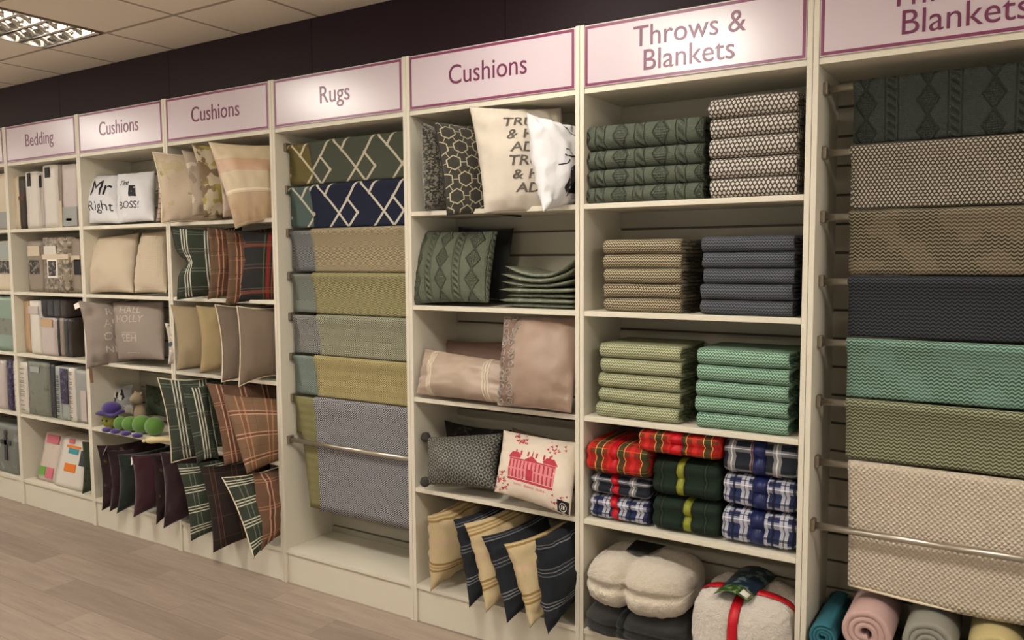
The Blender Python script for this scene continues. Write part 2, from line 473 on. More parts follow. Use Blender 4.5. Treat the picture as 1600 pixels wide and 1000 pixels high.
def rot2(p, c, a): return p
class Bundle:
    """a throw folded and tied into a soft block"""
    def __init__(s, x0, x1, yf, yb, z0, z1, n=3.2, cx=.12, cy=0.0, notch=.014, s0=0.0, fur=0.0, seed=0, p=5, y0=0.0, lobes=2):
        s.c = Vector(((x0 + x1) / 2, (yf + yb) / 2, (z0 + z1) / 2)); s.a = (x1 - x0) / 2; s.b = (yb - yf) / 2; s.h = (z1 - z0) / 2
        s.n, s.cx, s.cy, s.notch, s.s0, s.fur, s.seed, s.p, s.y0, s.lobes = n, cx, cy, notch, s0, fur, seed, p, y0, lobes
    def P(s, u, th, off=0.0, fur=True):
        e = (1 - abs(u) ** s.p) ** (1 / s.p) if abs(u) < 1 else 0
        e = e * .55 + .45 * (e ** .35 if e > 0 else 0)
        c, q = math.cos(th), math.sin(th); n = 2 / s.n
        y = -math.copysign(abs(c) ** n, c); z = math.copysign(abs(q) ** n, q)
        ci = 1 - s.cx * math.exp(-((u - s.s0) / .11) ** 2)
        cj = 1 - s.cy * math.exp(-((y - s.y0) / .16) ** 2)
        yy = y * s.b * e * ci; zz = z * s.h * e * ci
        if z > 0: zz *= cj
        if y < 0:
            if s.lobes == 2: yy += s.notch * math.exp(-((z - .05) / .13) ** 2) * min(1, -y * 2)
            if s.cy and abs(u) < .97: pass
        p = Vector((u * s.a * (1 - .03 * abs(z)), yy, zz))
        d = Vector((u * .2, y, z)).normalized()
        nn = noise.noise(p * 9 + Vector((s.seed, 0, 0))) * .006 * min(1, e * 2)
        if fur and s.fur: nn += s.fur * (noise.noise(p * 60) + .7 * noise.noise(p * 120))
        return s.c + p + d * (nn + off)
    def build(s, name, mat, label, cat, group=None, nu=48, nt=64):
        V, F, UV = [], [], []
        g = [math.sin(PI / 2 * (-1 + 2 * i / nu)) * .7 + (-1 + 2 * i / nu) * .3 for i in range(nu + 1)]
        for i in range(nu + 1):
            for k in range(nt):
                th = 2 * PI * k / nt; V.append(s.P(g[i], th) - s.c); UV.append((g[i] * s.a + .3, (th if th < PI * 1.5 else th - 2 * PI) * (s.b + s.h) * .62 / 1.57 * 1.1))
        for i in range(nu):
            for k in range(nt):
                l = (k + 1) % nt; F.append((i * nt + k, i * nt + l, (i + 1) * nt + l, (i + 1) * nt + k))
        F.append(tuple(reversed(range(nt)))); F.append(tuple(nu * nt + k for k in range(nt)))
        s.o = link(name, V, F, mat, None, UV); s.o.location = s.c; tag(s.o, label, cat, group)
        return s.o
    def ribbon(s, mat, w=.03, u0=None, off=.004, slant=0.0, name='ribbon', th0=0, th1=2 * PI, nt=60):
        u0 = s.s0 if u0 is None else u0; V, F = [], []; du = w / s.a / 2
        for k in range(nt + 1):
            th = th0 + (th1 - th0) * k / nt; sh = slant * math.sin(th)
            for uu, of in ((u0 - du + sh, off), (u0 + du + sh, off), (u0 + du + sh, off - .003), (u0 - du + sh, off - .003)):
                V.append(s.P(uu, th, of, False) - s.c)
        for k in range(nt):
            for q in range(4):
                r = (q + 1) % 4; F.append((k * 4 + q, k * 4 + r, (k + 1) * 4 + r, (k + 1) * 4 + q))
        return link(name, V, F, mat, s.o, [(0, 0)] * len(V))
    def ribbon_x(s, mat, w=.03, th=PI / 2, off=.004, u0=-1, u1=1):
        V, F = [], []; n = 40; dt = w / s.b * .9
        for k in range(n + 1):
            u = u0 + (u1 - u0) * k / n; u = max(-.995, min(.995, u))
            for t, of in ((th - dt / 2, off), (th + dt / 2, off), (th + dt / 2, off - .003), (th - dt / 2, off - .003)):
                V.append(s.P(u, t, of, False) - s.c)
        for k in range(n):
            for q in range(4):
                r = (q + 1) % 4; F.append((k * 4 + q, k * 4 + r, (k + 1) * 4 + r, (k + 1) * 4 + q))
        return link('ribbon', V, F, mat, s.o, [(0, 0)] * len(V))

def roll(mat, x, z, r, label, yf=.0, yb=.32, seed=0, turns=3.2):
    """a blanket rolled up, its spiral end towards the aisle"""
    n = int(turns * 26); t = r / (turns + .35) * .93; V, F, UV = [], [], []
    org = Vector((x, (yf + yb) / 2, z)); ys = [yf, yf + .006, yf + .03, (yf + yb) / 2, yb - .006, yb]; sc = [.0, .8, 1, 1, .8, .0]
    ring = []
    for i in range(n + 1):
        a = i / n * turns * 2 * PI; rr = r - t / 2 - (r - t * 1.0) * (i / n) * .93
        rr *= 1 + .05 * noise.noise(Vector((math.cos(a + seed), math.sin(a + seed), i * .01 + seed)))
        dr = Vector((math.cos(a + seed), 0, math.sin(a + seed)))
        ring.append((dr * rr, dr, a))
    for j, y in enumerate(ys):
        for (p, d, a) in ring:
            hw = t / 2 * (.62 + .38 * sc[j]) * .97
            for sg in (1, -1):
                q = p + d * hw * sg; V.append(Vector((q.x, y - org.y + (0 if sc[j] else 0), q.z))); UV.append((y, a * .05))
    M = 2 * (n + 1)
    for j in range(len(ys) - 1):
        for i in range(n):
            a, b = j * M + 2 * i, j * M + 2 * i + 2; c, d = a + M, b + M
            F.append((a, b, d, c)); F.append((a + 1, c + 1, d + 1, b + 1))
        a = j * M; F.append((a, a + M, a + M + 1, a + 1)); a = j * M + 2 * n; F.append((a, a + 1, a + M + 1, a + M))
    for j in (0, len(ys) - 1):
        for i in range(n):
            a = j * M + 2 * i; q = (a, a + 1, a + 3, a + 2); F.append(q if j == 0 else q[::-1])
    o = link('rolled_blanket', V, F, mat, None, UV); o.location = org
    return tag(o, label, 'blanket', 'rolled blankets under the hanging throws')

def pack(x0, x1, y0, y1, z0, z1, mat, label, lean=0.0, yaw=0.0, bulge=.006, name='bedding_pack', group='packaged bedding on the left units', seed=0):
    """a soft bedding packet standing on the shelf"""
    w, d, h = (x1 - x0), (y1 - y0), (z1 - z0); nx, ny, nzz = 8, 4, 10; V, F, UV = [], [], []
    idx = {}
    def P(i, j, k):
        key = (i, j, k)
        if key in idx: return idx[key]
        a, b, c = -1 + 2 * i / nx, -1 + 2 * j / ny, -1 + 2 * k / nzz
        def rd(t, o1, o2, wd): return t * (1 - .10 * min(1, .02 / wd) * (abs(o1) ** 8 + abs(o2) ** 8))
        p = Vector((rd(a, b, c, w) * w / 2, rd(b, a, c, d) * d / 2, (c * (1 - .01 * (abs(a) ** 8 + abs(b) ** 8)) + 1) * h / 2))
        bl = bulge * (1 - c * c)
        p.y += (bl * (1 - a * a)) * b; p.x += bl * .6 * (1 - b * b) * a
        p.y += .003 * noise.noise(Vector((a * 2 + seed, c * 3, b)))
        p.y += lean * p.z
        idx[key] = len(V); V.append(p); UV.append((p.x + .5 * p.y * (1 if abs(a) == 1 else 0), p.z)); return idx[key]
    for i in range(nx):
        for k in range(nzz):
            F.append((P(i, 0, k), P(i + 1, 0, k), P(i + 1, 0, k + 1), P(i, 0, k + 1))); F.append((P(i, ny, k), P(i, ny, k + 1), P(i + 1, ny, k + 1), P(i + 1, ny, k)))
    for j in range(ny):
        for k in range(nzz):
            F.append((P(0, j, k), P(0, j, k + 1), P(0, j + 1, k + 1), P(0, j + 1, k))); F.append((P(nx, j, k), P(nx, j + 1, k), P(nx, j + 1, k + 1), P(nx, j, k + 1)))
    for i in range(nx):
        for j in range(ny):
            F.append((P(i, j, 0), P(i, j + 1, 0), P(i + 1, j + 1, 0), P(i + 1, j, 0))); F.append((P(i, j, nzz), P(i + 1, j, nzz), P(i + 1, j + 1, nzz), P(i, j + 1, nzz)))
    o = link(name, V, F, mat, None, UV); o.location = ((x0 + x1) / 2, (y0 + y1) / 2, z0); o.rotation_euler.z = math.radians(yaw)
    tag(o, label, 'bedding', group); o['_w'] = w; o['_d'] = d; o['_b'] = bulge
    return o
def patch(o, u0, u1, v0, v1, mat, name='label_card', side='front', off=.003, lean=0.0):
    """a printed card or band on the front (or right side) of a packet; u, v as fractions"""
    w, d = o['_w'], o['_d']; h = max(v.co.z for v in o.data.vertices)
    mb = MB()
    if side == 'front': mb.box(-w / 2 + u0 * w, -w / 2 + u1 * w, -d / 2 - o['_b'] - off, -d / 2 - o['_b'] + .001, v0 * h, v1 * h)
    else: mb.box(w / 2 + o['_b'] * .6, w / 2 + o['_b'] * .6 + off, -d / 2 + u0 * d, -d / 2 + u1 * d, v0 * h, v1 * h)
    if lean:
        for v in mb.v: v.y += lean * v.z
    return mb.build(name, mat, o, False)
def spine_print(o, mat, seed, wd=.6, n=9, v0=.06, v1=.94):
    """the upright print on a packet spine, too small to read: a ladder of short strokes"""
    w, d = o['_w'], o['_d']; h = max(v.co.z for v in o.data.vertices); rnd = random.Random(seed); mb = MB(); y = -d / 2 - o['_b'] - .0035
    for k in range(n):
        z = (v0 + (v1 - v0) * (k + .5) / n) * h; g = (v1 - v0) * h / n
        for q in range(rnd.choice((1, 2, 2))):
            zz = z + (q - .5) * g * .4; l = w * wd * rnd.uniform(.6, 1) / 2; c_ = w * rnd.uniform(-.06, .06)
            mb.box(c_ - l, c_ + l, y, y + .002, zz - .003, zz + .002)
        if rnd.random() > .4: mb.box(-w * wd / 2, -w * wd / 2 + .006, y, y + .002, z - g * .3, z + g * .3)
    return tag(mb.build('spine_print', mat, o, False), kind='stuff')

# ------------------------------------------------------------------ camera
CAMLOC = Vector((2.44232, -2.96339, 1.74932)); YAW, PITCH, ROLL, FPX = 0.562979, 0.076554, -0.0055055, 1268.73
f_ = Vector((-math.sin(YAW) * math.cos(PITCH), math.cos(YAW) * math.cos(PITCH), -math.sin(PITCH)))
r0 = Vector((math.cos(YAW), math.sin(YAW), 0)); u0_ = r0.cross(f_)
r_ = r0 * math.cos(ROLL) + u0_ * math.sin(ROLL); u_ = -r0 * math.sin(ROLL) + u0_ * math.cos(ROLL)
cam = D.objects.new('camera', D.cameras.new('camera')); COL.objects.link(cam); C.camera = cam
cam.matrix_world = Matrix(((r_.x, u_.x, -f_.x, CAMLOC.x), (r_.y, u_.y, -f_.y, CAMLOC.y), (r_.z, u_.z, -f_.z, CAMLOC.z), (0, 0, 0, 1)))
cam.data.sensor_width = 36; cam.data.lens = 36 * FPX / 1600; cam.data.clip_start = .05

# ------------------------------------------------------------------ materials
def floor_fn(x, y, z, w):
    row = fl(y / .19); px = x / 1.25 + row * .37; pid = fl(px) + row * 7.3
    n1 = nz(comb(x * .9 + pid * 5.0, y * 9.0), 2.2, 5, .65); n2 = nz(comb(x * 3.0 + pid, y * 60.0), 1.6, 4, .6)
    tone = fr(sn(pid * 12.9) * 43.7)
    c = mix(tone * .35 + n1 * .75, hx('66594f'), hx('b09e90'))
    c = mix(m('MULTIPLY', (n2 - .5) , 1.7) * (n2 > .5), c, hx('6e5d53'))
    gap = mx(near(y / .19, 0.0, .006) + near(y / .19, 1.0, .006), near(px, 0.0, .0015))
    return mix(mn(gap, 1.0) * .7, c, hx('4a3d35')), n2
M = {}
M['floor'] = mk('wood_floor', floor_fn, .42, .12, .002, spec=.4, coord='Object')
def ceil_fn(x, y, z, w):
    gx = near((x + 1.9) / .6 , 0.0, .018) + near((x + 1.9) / .6, 1.0, .018); gy = near((y + .27) / .6, 0.0, .018) + near((y + .27) / .6, 1.0, .018)
    g = mn(gx + gy, 1.0)
    spk = nz(w, 90, 4)
    return mix(g, mix(spk, hx('e6dccb'), hx('efe6d6')), hx('a89a88')), 1.0 - g
M['ceiling'] = mk('ceiling_tiles', ceil_fn, .95, .8, .006, coord='Object', spec=.1)
M['purple'] = mk('aubergine_board', lambda x, y, z, w: (vary(hx('200c16'), w, .05, 3), None), .55, coord='Object', spec=.25)
M['wall'] = mk('wall_paint', hx('b8ae9c'), .9)
M['cream'] = mk('cream_laminate', lambda x, y, z, w: (vary(hx('d8d2c0'), w, .02, 8), nz(w, 160, 2)), .42, .05, .001, spec=.4, coord='Object')
M['slat'] = mk('slatwall_laminate', lambda x, y, z, w: (vary(hx('a29d8c'), w, .02, 8), None), .5, coord='Object', spec=.35)
M['groove'] = mk('slat_groove', hx('5a5346'), .6)
M['sign'] = mk('sign_board_gloss', hx('c9bcc3'), .25, spec=1.0)
M['sign_edge'] = mk('plum_border', hx('7a3557'), .3, spec=.6)
M['ink'] = mk('plum_lettering', hx('6d2e50'), .3, spec=.6)
M['steel'] = mk('brushed_steel_rail', lambda x, y, z, w: (hx('b9b2a4'), nz(w, 200, 2)), .3, .1, .001, metal=.9, coord='Object')
M['bracket'] = mk('rail_bracket_metal', hx('8a8170'), .45, metal=.6)
M['white'] = mk('white_card', hx('e6e2d8'), .6)
M['kraft'] = mk('brown_card', hx('6a5038'), .7)
M['black'] = mk('black_print', hx('17161a'), .6)
M['alu'] = mk('louvre_aluminium', hx('d8d4cc'), .18, metal=1.0)
M['lamp'] = mk('lamp_diffuser', hx('ffffff'), .5, emit=(hx('fff7ec'), 44.0))
M['lampnear'] = mk('lamp_diffuser_soft', hx('ffffff'), .5, emit=(hx('fff7ec'), 9.0))
M['lampdim'] = mk('lamp_tube_low', hx('ddd8cc'), .5, emit=(hx('fff7ec'), 6.0))
M['pipe_cream'] = mk('cream_piping', hx('d9cdb2'), .7)
M['pipe_dark'] = mk('dark_piping', hx('2e2b28'), .8)
def K(key, fn, **kw): M[key] = mk(key + '_cloth', fn, **kw)
# rugs and throws
K('kilim_green', kilim('4a4f42', 'b8b29c', .30, .055), bump=.5)
K('kilim_gold', kilim('6c6238', 'c4bb9c', .30, .055), bump=.5)
K('kilim_navy', kilim('1b2138', 'c6c1b2', .30, .055, None, .12), bump=.5)
K('kilim_teal', kilim('52635e', 'bcbcaa', .30, .055), bump=.5)
K('herr_sand', chevron('6c6046', 'b2a68a', .05, .0075, .9))
K('herr_grey', chevron('3c424c', '8b8e8c', .03, .0085, .9))
K('herr_mustard', chevron('625d3c', 'a8a27a', .05, .0085, .9))
K('herr_steel', chevron('5c635e', '848a80', .03, .0085, .9))
K('dia_sage', diamonds('484c3c', 'aaaa94', .075, 3.0, .056))
K('dia_char', diamonds('1a1e24', 'a6a8a4', .075, 3.0, .056))
K('dia_yellow', diamonds('6a5f36', 'bdb184', .075, 3.0, .056))
K('dia_blue', diamonds('445656', '919d92', .075, 3.0, .056))
K('dia_navy', diamonds('161b2c', 'adaeb0', .088, 3.0, .066))
K('dia_olive', diamonds('66623f', '918c62', .056, 3.0, .042))
K('cable_dark', cable('383e38', .19), bump=1.0, bdist=.018)
K('cable_green', cable('5d6456', .17), bump=1.0, bdist=.014)
K('speckle', knitrow('3a362f', 'aea693', .0105, .52, '453c36'), bump=.6)
K('bw', knitrow('4a4540', 'c9c2b6', .0125, .56), bump=.6)
K('wave_brown', chevron('2b271e', '857c64', .018, .0125, .6, '4b4136'), bump=.6)
K('wave_char', chevron('14161b', '3d4045', .018, .0125, .6), bump=.6)
K('wave_mint', chevron('2f5244', '869f8e', .018, .0125, .6, '3f655a'), bump=.6)
K('wave_olive', chevron('434834', '95977a', .018, .0125, .6), bump=.6)
K('fold_brown', chevron('3a3226', 'aba084', .011, .009, .6), bump=.6)
K('fold_char', chevron('2b2e35', '5d6066', .011, .009, .6), bump=.6)
K('fold_olive', chevron('666b4c', 'b2b494', .011, .009, .6), bump=.6)
K('fold_green', chevron('3d6551', '98b59e', .012, .0095, .6), bump=.6)
K('basket', basket('d3c6b2'), bump=1.0, bdist=.006)
K('fr_dark', plain('2c2a22')); K('fr_char', plain('1c1d20')); K('fr_olive', plain('4a4f32')); K('fr_green', plain('2c4a38'))
K('edge_olive', plain('7c8060')); K('edge_green', plain('64846f'))
# tartans
TG = [('u', .13, .38, .007, 'c9c7b4', .95), ('u', .13, .5, .007, 'c9c7b4', .95), ('u', .13, .62, .007, 'c9c7b4', .95), ('v', .11, .4, .006, '76806c', .6), ('v', .11, .55, .006, '76806c', .6), ('v', .22, .2, .03, '3b302a', .5)]
TG2 = [('v', .11, .36, .006, 'd4d0bc', .95), ('v', .11, .5, .006, 'd4d0bc', .95), ('v', .11, .64, .006, 'd4d0bc', .95), ('u', .13, .4, .006, '76806c', .5), ('u', .13, .6, .006, '76806c', .5)]
K('tart_green', tartan('343b30', TG)); K('tart_green2', tartan('363d31', TG2))
K('tart_green3', tartan('3a4136', [(a, p * 1.15, o + .1, w, c, s) for a, p, o, w, c, s in TG]))
K('tart_brown', tartan('6a4c3a', [('u', .12, .4, .006, 'b98a68', .8), ('u', .12, .5, .01, '4e2c24', .8), ('u', .12, .6, .006, 'b98a68', .8), ('v', .1, .4, .005, '9d7557', .6), ('v', .1, .6, .005, '46302a', .6), ('u', .24, .1, .02, '4a4a30', .5)]))
K('tart_rust', tartan('7c614a', [('v', .12, .38, .005, 'd0a486', .85), ('v', .12, .46, .008, '5e3228', .85), ('v', .12, .54, .005, 'd0a486', .85), ('u', .13, .4, .006, 'b9825c', .7), ('u', .13, .5, .006, '6e4a36', .6), ('u', .13, .6, .006, 'b9825c', .7), ('v', .06, .9, .002, '57402f', .6), ('u', .065, .9, .002, '57402f', .6)]))
K('tart_rust2', tartan('6f5340', [('u', .12, .4, .006, 'c89c80', .85), ('u', .12, .5, .008, '57302a', .85), ('u', .12, .6, .006, 'c89c80', .85), ('v', .14, .4, .005, 'b08060', .7), ('v', .14, .5, .005, 'b08060', .7)]))
K('tart_night', tartan('2b2a2a', [('u', .40, .42, .020, '8a2b22', .85), ('u', .40, .36, .006, '5f6a3c', .7), ('u', .40, .48, .006, 'a05a2c', .8), ('v', .13, .35, .005, '7a5a46', .7), ('v', .13, .5, .005, '5c6052', .6), ('v', .26, .15, .006, '8d4632', .8), ('v', .26, .2, .006, '8d4632', .8), ('u', .4, .8, .04, '35303a', .6)]))
K('tart_choc', tartan('2a211e', [('u', .12, .4, .005, '5e4630', .7), ('u', .12, .5, .01, '3b1c1c', .7), ('u', .12, .6, .005, '5e4630', .7), ('v', .12, .5, .006, '4c3a2a', .6)]))
K('tart_red', tartan('a51d16', [('u', .10, .25, .026, '1f3a20', .85), ('v', .075, .3, .022, '1f3a20', .75), ('u', .10, .42, .003, 'd3b254', .9), ('u', .10, .12, .003, 'd3b254', .9), ('v', .075, .55, .002, 'cfae50', .8), ('u', .10, .75, .02, 'd42a20', .6)]))
K('tart_blue', tartan('26325a', [('u', .075, .3, .030, 'c9cad0', .70), ('v', .06, .3, .026, 'b9bac8', .55), ('u', .075, .3, .004, '232b4c', .9), ('v', .06, .3, .004, 'e0e0e0', .9), ('u', .075, .75, .010, '10142a', .9), ('v', .06, .8, .008, '10142a', .9)]))
K('tart_slate', tartan('20242e', [('u', .085, .3, .030, 'a6a7a8', .55), ('v', .065, .3, .024, '8d8f94', .5), ('u', .085, .3, .005, 'd6d4cc', .9), ('v', .065, .3, .004, 'cfcfcf', .8), ('u', .17, .6, .006, '5c2430', .9)]))
K('tart_bottle', tartan('16281c', [('u', .09, .3, .02, '0c1510', .8), ('v', .07, .3, .02, '0c1510', .8), ('u', .09, .3, .003, '47522a', .6)]))
# cushions
K('leopard', leopard('7b7767', '25231d'), sheen=.5)
K('hexes', hexes('37342b', 'a79f84', .088, .028), sheen=.3)
K('linen_cream', plain('c8bfb0', .04)); K('print_grey', hx('5c554d')); K('white_cotton', plain('d6d6d8', .02))
K('black_velvet', plain('151513'), sheen=.2)
K('mauve_satin', plain('98806f', .02, 60), rough=.38, spec=.5, sheen=.3); K('champagne', plain('ab9887', .02, 60), rough=.32, spec=.55)
K('mauve_dull', plain('83695d', .05), rough=.6)
K('sequin', lambda u, v, w: (mix(vor(w, 160.0), hx('d8d0c4'), hx('6c6259')), vor(w, 160.0)), rough=.25, spec=.8, bump=.9)
K('beads', lambda u, v, w: (hx('d9cdb6'), vor(w, 300.0)), rough=.35, spec=.6)
K('lattice', lattice('2e2f2e', '8f8e82', .03), rough=.6); K('pompom', plain('4c4b42', .3, 90))
K('dark_damask', patches('262320', ['3f3a32', '191716'], 20)); K('toile_base', plain('dcd0bf', .04)); K('toile_ink', hx('b03a4a')); K('toile_wash', hx('d08488'))
K('rosy_brown', patches('7e675c', ['94796c'], 14))
ST = [(.40, .22, .010, '8d7347'), (.40, .26, .008, 'a58a5c'), (.40, .30, .010, '8d7347'), (.40, .80, .010, '8d7347'), (.40, .84, .008, 'a58a5c'), (.40, .88, .010, '8d7347'), (.40, .55, .02, 'c4a98c')]
K('stripe_cream', stripes('c8b48c', ST))
SN = [(.40, .22, .005, '6a6b6e'), (.40, .25, .004, '7b7c7f'), (.40, .28, .005, '6a6b6e'), (.40, .55, .005, '55575c'), (.40, .585, .004, '6a6b6e'), (.40, .62, .005, '55575c'), (.40, .84, .005, '707175'), (.40, .87, .004, '55575c')]
K('stripe_navy', stripes('1d2127', SN))
K('gold_linen', plain('a8956e')); K('taupe', plain('75675a')); K('beige_linen', plain('9c8b6e')); K('taupe2', plain('7b6c5c'))
K('floral', patches('c3b29c', ['9c9462', 'b3a685'], 5, .60)); K('pink_check', stripes('c9b6a8', [(.03, .5, .006, '9c6c70')]))
K('crumple', patches('a89a88', ['8b7c6c', 'c0b4a2'], 7, .56)); K('gold_green', patches('bdb096', ['85784a', '9c8f4c', '76644c'], 7, .55))
K('satin_band', stripes('d2c1a0', [(.50, .64, .075, 'c2a183'), (.50, .36, .012, 'e0d2b4'), (.50, .18, .15, 'b79c7c')]), rough=.4, spec=.5)
K('cream_weave', lambda u, v, w: (vary(hx('c4b59e'), w, .05, 150), tri(u / .012) * tri(v / .012)), bump=.8)
K('cream_plain', plain('c3b49d', .03)); K('grey_script', plain('90847a', .05)); K('script_ink', hx('b6aca0'))
K('satin_sage', patches('767c6a', ['a3a890'], 60, .62), rough=.35, spec=.7)
K('oxblood', plain('2a1218', .2), sheen=.25); K('oxblood2', plain('3c1620', .2), sheen=.25); K('bottle', plain('1a241c', .2), sheen=.2); K('bronze', patches('271518', ['4a3c20'], 10, .6))
K('white_bloom', patches('c9c0b0', ['e6e0d2', '4a5a6c'], 18, .6)); K('moss', patches('3a4231', ['23291f'], 16))
K('fleece', lambda u, v, w: (vary(hx('dcd0ba'), w, .03, 60), nz(w, 110, 4, .7)), bump=1.0, bdist=.012, sheen=.6); K('fleece_white', lambda u, v, w: (vary(hx('ded4c6'), w, .03, 60), nz(w, 110, 4, .7)), bump=1.0, bdist=.012, sheen=.6); K('dark_fleece', plain('191714', .3), bump=1.0, bdist=.004, sheen=.3)
K('red_ribbon', hx('b81420'), rough=.35); K('navy_ribbon', hx('1c2450'), rough=.35); K('lime_ribbon', hx('84882c'), rough=.35)
K('r_pink', plain('bfa09a', .06)); K('r_grey', plain('8c8a80', .06)); K('r_cream', plain('bdae7c', .06)); K('r_teal', plain('2c6674', .06)); K('r_dkteal', plain('1e3538', .06)); K('r_blue', plain('5c7480', .06))
K('plush_green', plain('5f8c38', .15), sheen=.4); K('plush_purple', plain('44307c', .15), sheen=.4); K('plush_lime', plain('8c8c3c', .15)); K('plush_cream', plain('d6c496', .05)); K('plush_tan', plain('93836c', .08))

# ------------------------------------------------------------------ the room
def struct(o): o['kind'] = 'structure'; return o
X0, X1, YN, ZC = -9.1, 6.2, -7.0, 3.0
mb = MB(); mb.box(X0, X1, YN, .5, -.06, 0); struct(mb.build('floor', M['floor'], smooth=False))
# ceiling of 0.6 m tiles with openings where the lights sit
lights = []
ix0 = -12; cells = []
def cx(i): return -1.9 + .6 * i
def cy(j): return -.27 + .6 * j
open_cells = {(-1, -1): 'louvre', (-6, -1): 'louvre'}
for i in (-11, -6, -1, 4, 9):
    for j in (-3, -9): open_cells[(i, j)] = 'lit'  # far row is added unseen behind the camera, to brighten floor and ceiling
for i in (-11, 4, 9): open_cells[(i, -1)] = 'lit'
V, F = [], []
for i in range(-12, 14):
    for j in range(-12, 2):
        if (i, j) in open_cells: continue
        n = len(V); a, b, c_, d_ = cx(i), cx(i + 1), cy(j), cy(j + 1)
        V += [(a, c_, ZC), (b, c_, ZC), (b, d_, ZC), (a, d_, ZC)]; F.append((n, n + 3, n + 2, n + 1))
ce = struct(link('ceiling', V, F, M['ceiling'], None, None, False))
sol = ce.modifiers.new('thickness', 'SOLIDIFY'); sol.thickness = .015; sol.offset = -1
mb = MB(); mb.box(X0, X1, .385, .5, 0, ZC + .02); struct(mb.build('wall_back', M['wall'], smooth=False))
mb = MB()
for k in range(13):
    a = -9.1 + 1.2 * k - .05; mb.box(a + .0015, a + 1.1985, .15, .385, 2.68, ZC - .002)
struct(mb.build('wall_upper', M['purple'], smooth=False))
for (i, j), kind in open_cells.items():
    a, b, c_, d_ = cx(i) + .01, cx(i + 1) - .01, cy(j) + .01, cy(j + 1) - .01; mx_, my_ = (a + b) / 2, (c_ + d_) / 2
    if kind == 'lit':
        e = empty('ceiling_light', (mx_, my_, ZC), 'lit square ceiling light panel above the aisle', 'ceiling light', 'lit ceiling panels along the aisle')
        mb = MB((mx_, my_, ZC)); mb.box(a, b, c_, c_ + .02, ZC - .006, ZC + .06).box(a, b, d_ - .02, d_, ZC - .006, ZC + .06).box(a, a + .02, c_ + .02, d_ - .02, ZC - .006, ZC + .06).box(b - .02, b, c_ + .02, d_ - .02, ZC - .006, ZC + .06)
        mb.build('frame', M['white'], e, False)
        mb = MB((mx_, my_, ZC)); mb.box(a + .02, b - .02, c_ + .02, d_ - .02, ZC + .012, ZC + .02); mb.build('diffuser', M['lamp' if j < -1 else 'lampnear'], e, False)
    else:
        e = empty('ceiling_light', (mx_, my_, ZC), 'square ceiling light with curved silver louvre blades, ' + ('at the top left above the Cushions signs' if i == -1 else 'further left along the same ceiling'), 'ceiling light')
        mb = MB((mx_, my_, ZC)); mb.box(a, b, c_, c_ + .012, ZC - .006, ZC + .08).box(a, b, d_ - .012, d_, ZC - .006, ZC + .08).box(a, a + .012, c_ + .012, d_ - .012, ZC - .006, ZC + .08).box(b - .012, b, c_ + .012, d_ - .012, ZC - .006, ZC + .08)
        mb.box(a, b, c_, d_, ZC + .08, ZC + .085); mb.build('housing', M['alu'], e, False)
        for q in range(4):
            yy = c_ + .075 + q * .143; mb = MB((mx_, my_, ZC)); mb.tube([(a + .02, yy, ZC + .062), (b - .02, yy, ZC + .062)], .012, 8); mb.build('lamp_tube', M['lampdim'], e)
        for q in range(5):      # long blades with a parabolic section
            yy = c_ + .014 + q * .138; V, F = [], []
            for t in range(9):
                z = ZC - .004 + .05 * t / 8; hw = .002 + .010 * ((8 - t) / 8) ** 2
                V += [(a + .012 - mx_, yy - hw - my_, z - ZC), (b - .012 - mx_, yy - hw - my_, z - ZC), (b - .012 - mx_, yy + hw - my_, z - ZC), (a + .012 - mx_, yy + hw - my_, z - ZC)]
            for t in range(8):
                o = t * 4
                for s_ in range(4): F.append((o + s_, o + (s_ + 1) % 4, o + 4 + (s_ + 1) % 4, o + 4 + s_))
            F.append((3, 2, 1, 0)); F.append((32, 33, 34, 35)); link('louvre_blade', V, F, M['alu'], e)
        for q in range(5):      # arched cross blades
            xx = a + .055 + q * .115; V, F = [], []; n = 32
            for t in range(n + 1):
                f = t / n; y = c_ + .012 + (d_ - c_ - .024) * f; zz = ZC + .032 * abs(math.sin(PI * 4 * f)) ** .7
                for dx, dz in ((-.012, 0), (.012, 0), (.003, .035), (-.003, .035)): V.append((xx + dx - mx_, y - my_, max(zz * 1, ZC) + dz - ZC))
            for t in range(n):
                o = t * 4
                for s_ in range(4): F.append((o + s_, o + (s_ + 1) % 4, o + 4 + (s_ + 1) % 4, o + 4 + s_))
            link('louvre_blade', V, F, M['alu'], e)

# ------------------------------------------------------------------ shelving units and signs
LV = (1.965, 1.53, 1.095, .66); RZ = (2.333, 2.111, 1.886, 1.658, 1.440, 1.224, 1.002, .779)
names = {-5: None, -4: 'Bedding', -3: 'Cushions', -2: 'Cushions', -1: 'Rugs', 0: 'Cushions', 1: 'Throws &\nBlankets', 2: 'Throws &\nBlankets'}
ulab = {-5: 'cream shelving unit cut off at the far left edge', -4: 'cream shelving unit with five levels below the Bedding sign', -3: 'cream shelving unit below the leftmost Cushions sign, with the maroon cushions in its base',
 -2: 'cream shelving unit below the middle Cushions sign, stuffed with tartan cushions', -1: 'cream unit with rails for rugs and a bare base shelf', 0: 'cream shelving unit below the rightmost Cushions sign, next to the rugs',
 1: 'cream shelving unit full of folded throws and tied blankets', 2: 'cream unit with rails of hanging throws at the right edge'}
slab = {-5: 'sign board cut off at the far left edge', -4: 'white sign board reading Bedding', -3: 'bright white sign reading Cushions, leftmost of the three Cushions signs', -2: 'greyish pink sign reading Cushions, between the leftmost Cushions sign and the Rugs sign',
 -1: 'white sign reading Rugs with a plum border', 0: 'pink grey sign reading Cushions, right of the Rugs sign', 1: 'large white sign reading Throws & Blankets in one piece', 2: 'sign reading Throws & Blankets, cut off at the top right corner'}
